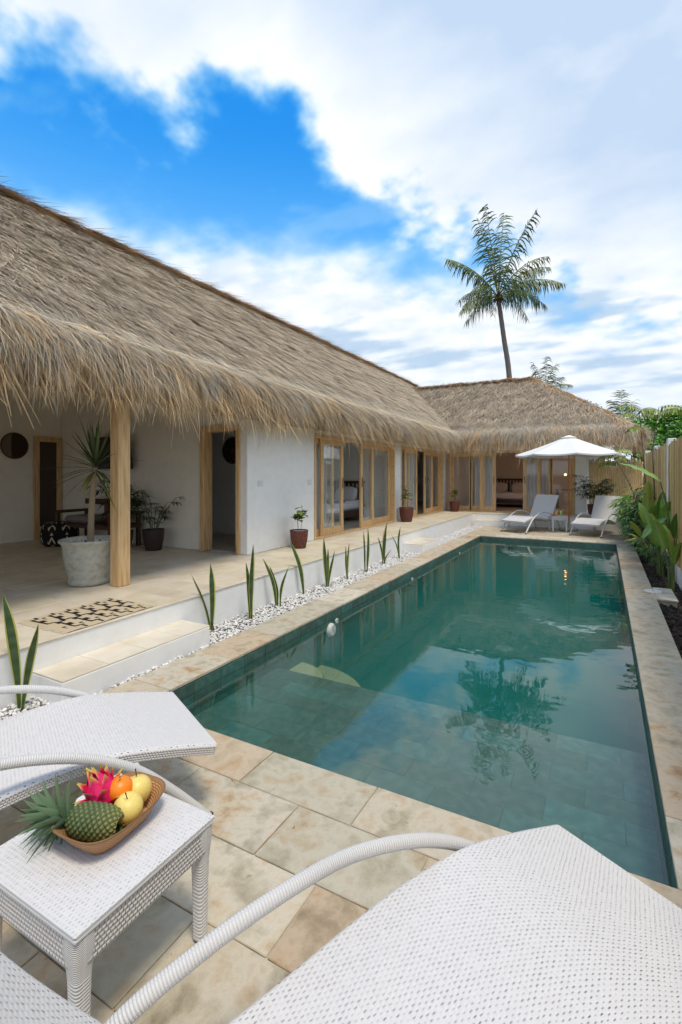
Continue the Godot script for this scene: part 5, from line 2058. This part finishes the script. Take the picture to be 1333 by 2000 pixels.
func heliconia(label: String, at: Vector3, leaves: Array) -> void:
	# leaves: [direction x, direction z, stem height, blade length, half width, droop, tone]
	var t := thing("heliconia", label, "plant", at, 0.0, "broad-leaved plants along the fence")
	for L in leaves:
		var d := Vector3(L[0], 0, L[1])
		var h: float = L[2]
		var root := Vector3(rng.randf_range(-0.04, 0.04), 0, rng.randf_range(-0.06, 0.06))
		var top := root + d * 0.25 + Vector3(0, h, 0)
		var st := MB.new()
		st.col = Color(0.11, 0.15, 0.035)
		st.tube(smooth_path([root, root + d * 0.06 + Vector3(0, h * 0.6, 0), top], 6), PackedFloat32Array([0.020, 0.019, 0.018, 0.017, 0.016, 0.015, 0.014, 0.013, 0.012, 0.011, 0.010, 0.009, 0.008]), 8)
		put("stem", st, M.leaf, t)
		var lf := MB.new()
		var dv := (d + Vector3(0, L[7] if L.size() > 7 else 1.0, 0)).normalized()
		var sp := blade_path(top, dv, L[3] * 0.82, L[5], 12)
		var side := dv.cross(Vector3(0.01, 1, 0.02)).normalized()
		if absf(dv.y) > 0.9: side = ACROSS.rotated(Vector3.UP, rng.randf_range(-0.6, 0.6))
		var tone: Color = [Color(0.17, 0.32, 0.045), Color(0.09, 0.20, 0.035), Color(0.30, 0.38, 0.05), Color(0.44, 0.38, 0.08)][L[6]]
		var rows := []
		var cols := []
		for i in 13:
			var f := i / 12.0
			var w: float = L[4] * pow(sin(PI * clampf(f * 0.96 + 0.04, 0.0, 1.0)), 0.62)
			var nr := side.cross((sp[mini(i + 1, 12)] - sp[maxi(i - 1, 0)]).normalized())
			if nr.y < 0: nr = -nr
			var r := PackedVector3Array()
			var cc := []
			w *= 0.72
			for q in [-1.0, -0.66, -0.33, -0.04, 0.0, 0.04, 0.33, 0.66, 1.0]:
				var wave := 0.10 * sin(f * 26.0 + q * 2.0) * absf(q)
				r.append(sp[i] + side * w * q + nr * w * (0.30 * absf(q) + wave - (0.05 if q == 0.0 else 0.0)))
				var k := tone * (1.0 + 0.16 * sin(f * 70.0 + absf(q) * 9.0))
				if absf(q) < 0.05: k = Color(0.30, 0.34, 0.12)
				if L[6] == 2 and f > 0.35 and f < 0.6 and q > 0.5: k = Color(0.5, 0.34, 0.08)
				k.a = 1.0
				cc.append(k)
			rows.append(r)
			cols.append(cc)
		lf.grid(rows, false, 1, 1, cols)
		put("leaf", lf, M.leaf, t)

func frond(b: MB, root: Vector3, dir: Vector3, length: float, droop: float, leaflet: float, sag: float, tone: Color, step := 0.02) -> void:
	var segs := 14
	var sp := blade_path(root, dir, length, droop, segs)
	b.col = Color(0.26, 0.24, 0.06)
	var rr := PackedFloat32Array()
	for i in segs + 1: rr.append(lerpf(0.035, 0.006, float(i) / segs) * length / 4.0)
	b.tube(sp, rr, 5, false)
	var f := 0.16
	while f < 1.0:
		var x := f * segs
		var i := mini(int(x), segs - 1)
		var p := sp[i].lerp(sp[i + 1], x - i)
		var tg := (sp[i + 1] - sp[i]).normalized()
		var sd := tg.cross(Vector3.UP)
		if sd.length() < 0.05: sd = ACROSS
		sd = sd.normalized()
		for s in [-1.0, 1.0]:
			if rng.randf() < 0.22: continue
			var len := leaflet * 1.5 * (0.45 + 0.75 * sin(PI * pow(f, 0.8))) * rng.randf_range(0.6, 1.15)
			var dv = (sd * s + tg * 0.75 + Vector3.UP * rng.randf_range(-0.1, 0.25)).normalized()
			var v := rng.randf_range(0.6, 1.3)
			var c := tone * v
			c.a = 1.0
			b.leaf(blade_path(p, dv, len, sag * rng.randf_range(0.5, 1.9), 3), taper(3, 0.026 * length / 4.0 + 0.010, 0.3, 0.6), tg, Vector3.UP, 0.1, c, c)
		f += step

func coconut_palm(label: String, base: Vector3, crown: Vector3, lean: Array, fronds: Array, rad: float, step: float) -> void:
	var t := thing("coconut_palm", label, "palm tree", base, 0.0, "palms behind the villa")
	var pts := [Vector3.ZERO]
	for l in lean: pts.append(l)
	pts.append(crown - base)
	var path := smooth_path(pts, 10)
	var tr := MB.new()
	tr.col = Color(0.20, 0.18, 0.155)
	var rr := PackedFloat32Array()
	for i in path.size(): rr.append(rad * lerpf(1.25, 0.85, float(i) / path.size()) * (1.0 + 0.05 * (i % 2)))
	tr.tube(path, rr, 10)
	put("trunk", tr, M.bark, t)
	var heart := MB.new()
	var c := crown - base
	for i in 34:
		var a := i * 2.39996
		var el := lerpf(-1.2, 0.9, i / 33.0)
		heart.col = Color(0.15, 0.10, 0.06) * rng.randf_range(0.6, 1.5)
		heart.leaf(blade_path(c + Vector3(0, rng.randf_range(-0.35, 0.25) * rad * 4, 0), Vector3(cos(a) * cos(el), sin(el), sin(a) * cos(el)), rad * rng.randf_range(3.0, 6.5), 0.7, 3), taper(3, rad * 0.35, 0.3, 0.7), Vector3(-sin(a), 0, cos(a)), Vector3.UP, 0.3, heart.col, heart.col)
	heart.col = Color(0.16, 0.14, 0.05)
	for i in 7:
		var a2 := i * 2.39996
		ball(heart, c + Vector3(cos(a2) * rad * 1.6, -rad * rng.randf_range(0.6, 1.8), sin(a2) * rad * 1.6), Vector3.ONE * rad * 0.75, 8)
	heart.col = Color.WHITE
	put("heart", heart, M.bark, t)
	for F in fronds:
		var b := MB.new()
		var d = ACROSS * F[0] + Vector3(0, F[1], 0) + Vector3(0.479, 0, 0.878) * F[2]
		frond(b, c, d, F[3], F[4], F[5], F[6], Color(0.11, 0.165, 0.05) if F[7] == 0 else Color(0.20, 0.24, 0.06), step)
		put("frond", b, M.leaf, t)

func broad_tree(label: String, base: Vector3, high: float, rad: Vector3, cnt: int, size: float, tone: Color, sd: int, group := "trees beyond the fence") -> void:
	var t := thing("broadleaf_tree", label, "tree", base, 0.0, group)
	var r := RandomNumberGenerator.new()
	r.seed = sd
	var tr := MB.new()
	tr.col = Color(0.12, 0.09, 0.065)
	var mid := Vector3(0, high - rad.y, 0)
	tr.tube(smooth_path([Vector3.ZERO, Vector3(r.randf_range(-0.2, 0.2), high * 0.4, 0), mid], 5), PackedFloat32Array([high * 0.03, high * 0.025, high * 0.02, high * 0.018, high * 0.016, high * 0.014, high * 0.012, high * 0.011, high * 0.01, high * 0.008, high * 0.006]), 8)
	var clumps := []
	for i in 26:
		var a := r.randf() * TAU
		var el := r.randf_range(-0.7, 1.4)
		var k := pow(r.randf_range(0.2, 1.0), 0.5)
		var p := mid + Vector3(cos(a) * cos(el) * rad.x, sin(el) * rad.y, sin(a) * cos(el) * rad.z) * k
		clumps.append(p)
		if i < 12:
			tr.tube(smooth_path([mid * 0.75, (mid + p) * 0.5 - Vector3(0, 0.1, 0), p], 4), PackedFloat32Array([high * 0.010, high * 0.008, high * 0.006, high * 0.005, high * 0.004, high * 0.003, high * 0.002, high * 0.0015, high * 0.001]), 5, false)
	put("trunk", tr, M.bark, t)
	var cr := MB.new()
	for i in cnt:
		var q: Vector3 = clumps[r.randi() % clumps.size()]
		var off := Vector3(r.randfn(), r.randfn() * 0.7, r.randfn()) * rad.x * 0.17
		var d := Vector3(r.randf_range(-1, 1), r.randf_range(-0.6, 0.8), r.randf_range(-1, 1)).normalized()
		var v := r.randf_range(0.55, 1.5)
		cr.col = Color(tone.r * v, tone.g * v, tone.b * v * r.randf_range(0.7, 1.2))
		var sdv := d.cross(Vector3(0.3, 0.9, 0.2)).normalized()
		var s := size * r.randf_range(0.6, 1.3)
		var p := q + off
		cr.quad(p, p + d * s * 0.5 + sdv * s * 0.28, p + d * s, p + d * s * 0.5 - sdv * s * 0.28)
	put("crown", cr, M.leaf, t)

func sapling(label: String, base: Vector3, pts: Array, twigs: Array) -> void:
	# thin young tree with hanging yellow-green leaflets
	var t := thing("sapling", label, "young tree", base, 0.0, "young trees in the planting bed")
	var b := MB.new()
	b.col = Color(0.14, 0.11, 0.08)
	var arr := [Vector3.ZERO]
	arr.append_array(pts)
	var path := smooth_path(arr, 8)
	var rr := PackedFloat32Array()
	for i in path.size(): rr.append(lerpf(0.018, 0.006, float(i) / path.size()))
	b.tube(path, rr, 7)
	put("trunk", b, M.bark, t)
	for w in twigs:
		var root: Vector3 = path[int(w[0] * (path.size() - 1))]
		var d = ACROSS * w[1] + Vector3(0, w[2], 0) + Vector3(0.479, 0, 0.878) * w[3]
		var m := MB.new()
		var sp := blade_path(root, d, w[4], 0.9, 8)
		m.col = Color(0.20, 0.20, 0.06)
		m.tube(sp, PackedFloat32Array([0.004]), 5, false)
		for i in range(1, 9):
			for s in [-1.0, 1.0]:
				var tg := (sp[i] - sp[i - 1]).normalized()
				var dv = (tg.cross(Vector3.UP).normalized() * s * 0.8 + tg * 0.4 + Vector3.DOWN * 0.7).normalized()
				var v := rng.randf_range(0.7, 1.3)
				var c := Color(0.26, 0.30, 0.05) * v
				if rng.randf() < 0.35: c = Color(0.13, 0.22, 0.04) * v
				c.a = 1.0
				m.leaf(blade_path(sp[i], dv, rng.randf_range(0.13, 0.2), 0.5, 4), taper(4, 0.026, 0.45, 0.2), tg, Vector3.UP, 0.15, c, c)
		put("twig", m, M.leaf, t)

func build_plants() -> void:
	var sn := [
		["pair of broad snake plant leaves left of the near step", Vector2(-3.52, -1.86), [[-0.09, 0.78], [0.08, 0.56]]],
		["snake plant with two splayed leaves just past the near step", Vector2(-3.52, -3.72), [[-0.23, 0.57], [-0.05, 0.68], [0.02, 0.10]]],
		["tall snake plant with two upright leaves, second past the near step", Vector2(-3.44, -4.21), [[0.02, 0.82], [-0.07, 0.61]]],
		["snake plant with three spreading leaves, third past the near step", Vector2(-3.47, -4.79), [[-0.20, 0.57], [-0.11, 0.48], [0.12, 0.47]]],
		["single snake plant leaf leaning left in the pebbles", Vector2(-3.53, -5.47), [[-0.20, 0.70]]],
		["snake plant with one tall and two short leaves near the first glass doors", Vector2(-3.47, -5.94), [[-0.05, 0.69], [0.00, 0.52], [0.09, 0.50]]],
		["shortest upright snake plant with two close leaves", Vector2(-3.45, -6.53), [[-0.02, 0.50], [0.04, 0.53]]],
		["snake plant with two tall leaves on one stalk-like base, third from the far step", Vector2(-3.43, -7.16), [[-0.07, 0.67], [0.03, 0.72]]],
		["snake plant with a low side leaf, second from the far step", Vector2(-3.47, -7.97), [[0.10, 0.73], [-0.10, 0.47], [0.14, 0.24], [0.02, 0.60]]],
		["snake plant beside the far step with two leaves", Vector2(-3.42, -8.60), [[-0.17, 0.44], [0.05, 0.59]]]]
	for s in sn: snake_plant(s[0], s[1], s[2])
	yucca()
	cane_palm("potted_palm", "small dark potted palm by the doorway wall of the veranda", Vector3(-6.46, TERRACE + 0.001, -5.45), 0.17, 0.34, 9, 0.55, 0.34, mat(0.035, 0.018, 0.014, 0.5))
	cane_palm("potted_palm", "taller dark potted palm half hidden behind the wooden post", Vector3(-7.15, TERRACE + 0.001, -5.42), 0.15, 0.28, 9, 0.85, 0.36, M.clay)
	leafy_pot("brown pot with a small leafy plant against the white wall", Vector3(-4.50, TERRACE + 0.001, -6.78), 0.155, 0.30, 0.42, false)
	leafy_pot("brown pot with an upright plant between the two door units", Vector3(-4.52, TERRACE + 0.001, -11.85), 0.19, 0.37, 0.58, true)
	leafy_pot("brown pot with a bushy plant at the corner of the two wings", Vector3(-4.35, TERRACE + 0.001, -15.85), 0.17, 0.33, 0.45, true)
	cane_palm("potted_palm", "bushy potted palm in a dark red pot behind the right far lounger", Vector3(-0.22, TERRACE + 0.001, -15.85), 0.21, 0.36, 18, 0.85, 0.46, mat(0.09, 0.025, 0.025, 0.4))
	# planting bed, from the far end to the near
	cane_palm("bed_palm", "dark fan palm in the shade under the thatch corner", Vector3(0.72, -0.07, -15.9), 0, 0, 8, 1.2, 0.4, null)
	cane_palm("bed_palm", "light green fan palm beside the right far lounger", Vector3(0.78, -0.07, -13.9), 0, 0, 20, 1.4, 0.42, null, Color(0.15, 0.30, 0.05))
	cane_palm("bed_palm", "dense green fan palm in front of the light green one", Vector3(0.80, -0.07, -12.7), 0, 0, 18, 1.05, 0.36, null, Color(0.11, 0.23, 0.055))
	cane_palm("bed_palm", "low dark bluish fan palm at the pool edge of the bed", Vector3(0.76, -0.07, -11.6), 0, 0, 15, 0.75, 0.3, null, Color(0.08, 0.16, 0.07))
	heliconia("plant with one big upright yellow-green leaf against the fence", Vector3(0.85, -0.07, -11.6), [[-0.05, 0.1, 0.85, 0.85, 0.15, 0.05, 2, 3.0], [0.15, 0.5, 0.6, 0.6, 0.11, 0.6, 1], [-0.3, 0.2, 0.4, 0.5, 0.09, 0.8, 0], [-0.2, -0.3, 0.5, 0.6, 0.10, 0.6, 1]])
	heliconia("leafy clump with drooping yellow leaves above the soil", Vector3(0.80, -0.07, -10.3), [[-0.4, 0.3, 0.35, 0.45, 0.09, 1.6, 3], [0.2, 0.4, 0.55, 0.7, 0.12, 0.8, 0], [-0.25, -0.2, 0.7, 0.6, 0.11, 0.5, 0], [-0.5, 0.1, 0.3, 0.5, 0.08, 1.8, 2], [0.1, -0.4, 0.6, 0.6, 0.10, 0.6, 1]])
	heliconia("tall plant whose torn leaf arches left over the pool coping", Vector3(0.90, -0.07, -8.9), [[-0.55, -0.5, 1.55, 1.05, 0.12, 0.35, 0, 0.45], [-0.35, 0.3, 1.0, 0.65, 0.12, 0.5, 1, -0.2], [0.1, 0.5, 0.7, 0.7, 0.12, 0.5, 1], [-0.1, -0.5, 0.75, 0.8, 0.13, 0.5, 0], [-0.1, 0.1, 0.45, 0.6, 0.10, 0.6, 0]])
	heliconia("leafy plant growing next to the white skimmer lid", Vector3(0.86, -0.07, -8.25), [[-0.25, 0.2, 0.6, 0.6, 0.12, 0.5, 0], [0.2, -0.3, 0.75, 0.7, 0.13, 0.4, 1], [-0.1, -0.3, 0.5, 0.6, 0.11, 0.9, 2], [0.1, 0.4, 0.4, 0.5, 0.10, 0.7, 0]])
	heliconia("nearest clump with thick stalks at the right picture edge", Vector3(0.93, -0.07, -6.9), [[0.0, -0.3, 0.75, 0.7, 0.13, 0.5, 0], [-0.12, 0.1, 0.62, 0.45, 0.10, 0.9, 0], [0.1, 0.3, 0.9, 0.6, 0.12, 0.6, 1], [-0.05, -0.1, 0.45, 0.4, 0.08, 1.4, 3]])
	cane_palm("bed_palm", "small fan palm at the foot of the fence behind the skimmer lid", Vector3(0.84, -0.07, -9.6), 0, 0, 11, 0.6, 0.28, null, Color(0.06, 0.13, 0.03))
	cane_palm("bed_palm", "tall slim fan palm touching the second white fence post", Vector3(0.90, -0.07, -12.1), 0, 0, 14, 1.25, 0.34, null, Color(0.05, 0.12, 0.03))
	heliconia("narrow-leaved clump between the fan palms and the yellow leaf", Vector3(0.80, -0.07, -12.2), [[-0.3, 0.3, 0.5, 0.6, 0.09, 0.7, 0], [0.1, 0.3, 0.7, 0.6, 0.09, 0.5, 1], [-0.3, -0.2, 0.4, 0.5, 0.08, 0.9, 0], [0.2, -0.2, 0.8, 0.6, 0.09, 0.4, 0]])
	heliconia("light green clump with yellowing leaves near the middle of the bed", Vector3(0.76, -0.07, -11.0), [[-0.35, 0.25, 0.45, 0.5, 0.10, 0.9, 2], [0.1, 0.3, 0.65, 0.6, 0.11, 0.5, 0], [-0.2, -0.3, 0.55, 0.55, 0.10, 0.7, 0], [0.2, -0.2, 0.75, 0.55, 0.10, 0.4, 0], [-0.4, -0.1, 0.3, 0.4, 0.08, 1.5, 3]])
	heliconia("green clump with upright stalks just beyond the skimmer lid", Vector3(0.80, -0.07, -9.35), [[-0.3, 0.2, 0.5, 0.5, 0.10, 0.8, 0], [0.15, 0.3, 0.8, 0.6, 0.11, 0.4, 0], [-0.15, -0.3, 0.65, 0.5, 0.10, 0.6, 2], [0.1, -0.1, 0.95, 0.55, 0.10, 0.3, 1]])
	cane_palm("bed_palm", "bright green fan palm leaning over the pool edge of the bed", Vector3(0.70, -0.07, -13.2), 0, 0, 14, 0.8, 0.34, null, Color(0.14, 0.28, 0.05))
	cane_palm("bed_palm", "fresh green fan palm right before the big yellow-green leaf", Vector3(0.74, -0.07, -10.6), 0, 0, 12, 0.55, 0.28, null, Color(0.12, 0.25, 0.05))
	sapling("slim young tree leaning beside the umbrella with drooping yellow-green leaves", Vector3(0.78, -0.07, -14.6), [Vector3(-0.06, 1.0, 0), Vector3(-0.35, 1.75, 0.1), Vector3(-0.62, 2.22, 0.1)], [[0.95, -0.8, 0.3, 0.2, 0.5], [1.0, 0.6, 0.5, 0.1, 0.45], [0.9, 0.2, 0.4, 0.8, 0.4], [0.8, -0.6, 0.4, -0.5, 0.4]])
	sapling("taller young tree with dark stem before the thatch corner", Vector3(0.86, -0.07, -12.9), [Vector3(-0.02, 1.2, 0), Vector3(-0.08, 2.2, 0), Vector3(-0.16, 3.15, 0)], [[1.0, -0.7, 0.5, 0.1, 0.5], [0.97, 0.7, 0.4, 0.2, 0.5], [0.92, 0.1, 0.5, 0.9, 0.45], [0.95, -0.2, 0.6, -0.6, 0.45], [0.86, -0.7, 0.3, 0.3, 0.4]])
	sapling("dark-stemmed young tree closest to the fence top", Vector3(0.92, -0.07, -11.9), [Vector3(0.0, 1.2, 0), Vector3(-0.02, 2.2, 0), Vector3(0.08, 3.05, 0)], [[1.0, 0.8, 0.4, 0.1, 0.5], [0.98, -0.7, 0.4, 0.2, 0.45], [0.93, 0.3, 0.6, 0.7, 0.4]])

func build_trees() -> void:
	var f := Vector3(-0.479, 0, -0.878)
	var place := func(u: float, d: float) -> Vector3: return f * d + ACROSS * ((u - 666.0) / 941.5 * d)
	var b: Vector3 = place.call(1003.0, 40.0)
	var c: Vector3 = place.call(973.0, 40.0) + Vector3(0, 1.6 + 346.0 / 941.5 * 40.0, 0)
	var l1: Vector3 = place.call(996.0, 40.0) + Vector3(0, 9.0, 0) - b
	var l2: Vector3 = place.call(984.0, 40.0) + Vector3(0, 13.0, 0) - b
	coconut_palm("tall coconut palm with a leaning trunk rising behind the far thatch", b, c, [l1, l2], [
		# across, up, towards, length, droop, leaflet, sag, tone
		[-0.16, 1.0, 0.1, 7.4, 0.25, 0.9, 1.5, 0], [0.08, 1.0, -0.1, 7.8, 0.6, 0.95, 1.6, 0], [0.22, 1.0, 0.2, 7.0, 0.9, 0.95, 1.8, 0], [-0.30, 1.0, 0.3, 6.4, 0.7, 0.9, 1.8, 1],
		[-0.62, 0.9, 0.1, 5.6, 1.0, 0.9, 2.2, 0], [0.55, 0.9, -0.1, 5.8, 1.2, 0.95, 2.2, 0], [0.75, 0.75, 0.2, 5.2, 1.3, 0.9, 2.4, 0], [0.35, 0.9, 0.7, 5.6, 1.3, 0.9, 2.0, 1],
		[-0.35, 0.8, -0.7, 5.6, 1.2, 0.9, 2.0, 0], [-0.2, 0.8, 0.9, 5.2, 1.3, 0.9, 2.0, 0], [0.2, 0.7, -0.9, 5.2, 1.3, 0.9, 2.0, 0], [1.0, 0.42, 0.1, 4.2, 1.2, 0.9, 2.8, 0],
		[-1.0, 0.45, 0.1, 3.4, 1.4, 0.8, 2.8, 0], [-1.0, 0.10, 0.3, 4.0, 1.0, 0.9, 3.0, 0], [0.6, 0.35, 0.8, 4.0, 1.2, 0.9, 2.6, 0], [-0.5, 0.35, -0.9, 4.2, 1.2, 0.9, 2.6, 0], [-0.75, 0.55, 0.7, 4.6, 1.3, 0.9, 2.4, 0], [0.85, 0.5, -0.6, 4.6, 1.4, 0.9, 2.4, 0],
		[0.9, 0.6, 0.2, 5.4, 0.9, 0.8, 2.2, 0], [-0.48, 1.0, -0.3, 5.8, 0.8, 0.9, 1.6, 1]], 0.19, 0.020)
	b = place.call(1064.0, 42.0)
	coconut_palm("small palm crown showing just above the far thatch roof", b, b + Vector3(0, 9.0, 0), [Vector3(0.1, 4.0, 0)], [[-0.4, 1.0, 0.1, 2.6, 0.4, 0.6, 2.0, 0], [0.0, 1.0, 0.2, 2.8, 0.3, 0.6, 1.4, 0], [0.35, 1.0, -0.1, 2.7, 0.6, 0.6, 1.6, 0], [0.9, 0.6, 0.2, 2.3, 0.9, 0.6, 1.0, 0], [-0.9, 0.6, 0.1, 2.0, 0.9, 0.55, 1.0, 0], [0.3, 0.8, 0.8, 2.2, 0.9, 0.6, 1.0, 0], [1.0, 0.15, 0.1, 2.0, 0.8, 0.55, 1.2, 0], [-0.4, 0.6, -0.8, 2.2, 0.9, 0.6, 1.0, 0]], 0.14, 0.024)
	b = place.call(1216.0, 30.0)
	coconut_palm("spiky palm behind the thatch near the fence", b, b + Vector3(0, 5.0, 0), [Vector3(0.05, 2.5, 0)], [[-0.1, 1.0, 0.1, 1.9, 0.2, 0.45, 0.8, 1], [-0.5, 1.0, 0.1, 1.5, 0.6, 0.42, 0.9, 0], [0.5, 1.0, -0.1, 1.6, 0.6, 0.42, 0.9, 0], [0.95, 0.4, 0.1, 1.5, 0.8, 0.4, 1.2, 0], [-0.95, 0.35, 0.1, 1.6, 0.8, 0.4, 1.2, 1], [0.1, 0.9, 0.8, 1.5, 0.9, 0.4, 1.0, 1], [-0.8, 0.05, 0.3, 1.5, 0.7, 0.4, 1.4, 0], [0.8, 0.0, 0.4, 1.3, 0.8, 0.4, 1.4, 0]], 0.12, 0.028)
	broad_tree("sparse dark-leaved treetop peeping over the thatch slope", place.call(1140.0, 36.0), 7.0, Vector3(1.3, 0.95, 1.3), 900, 0.20, Color(0.025, 0.05, 0.025), 5)
	broad_tree("bright green tree filling the gap between thatch and fence", place.call(1288.0, 27.0), 5.0, Vector3(1.6, 1.7, 1.6), 6500, 0.22, Color(0.13, 0.32, 0.035), 6)
	broad_tree("darker green tree at the right picture edge behind the fence", place.call(1352.0, 30.0), 5.9, Vector3(1.6, 1.9, 1.6), 4200, 0.20, Color(0.10, 0.21, 0.045), 7)
	broad_tree("light green tree behind the saplings at the thatch corner", place.call(1240.0, 33.0), 5.2, Vector3(1.4, 1.6, 1.4), 4200, 0.22, Color(0.12, 0.27, 0.04), 8)
	broad_tree("low bushy tree behind the fence posts", place.call(1325.0, 24.0), 4.1, Vector3(1.6, 1.4, 1.6), 4600, 0.19, Color(0.11, 0.27, 0.03), 9)

func _ready() -> void:
	rng.seed = 20
	air_and_camera()
	materials()
	build_ground()
	build_deck()
	build_pool()
	build_terrace()
	build_villa()
	build_pebbles()
	build_fences()
	build_rooms()
	lounger("white woven lounger angled by the pool's near left corner", Vector3(-1.90, 0.017, -1.85), deg_to_rad(-25.0), 0.92, "white woven sun loungers")
	lounger("white woven lounger filling the lower right foreground", Vector3(0.140, 0.017, -1.736), deg_to_rad(-30.0), 0.92, "white woven sun loungers")
	lounger("left one of the two raised loungers at the pool's far end", Vector3(-2.17, 0.017, -13.62), deg_to_rad(156.0), 1.0, "white woven sun loungers")
	lounger("right one of the two raised loungers at the pool's far end", Vector3(-0.43, 0.017, -13.62), deg_to_rad(162.0), 1.0, "white woven sun loungers")
	side_table("white woven side table carrying the fruit basket", Vector3(-1.42, 0.017, -0.995), 0.0, 0.5, 0.413)
	side_table("small white woven table between the two far loungers", Vector3(-1.12, 0.017, -14.62), 0.35, 0.42, 0.42)
	build_fruit(0.4305)
	build_drinks(0.4375, Vector3(-1.12, 0, -14.62))
	build_rug()
	build_umbrella()
	build_plants()
	build_trees()
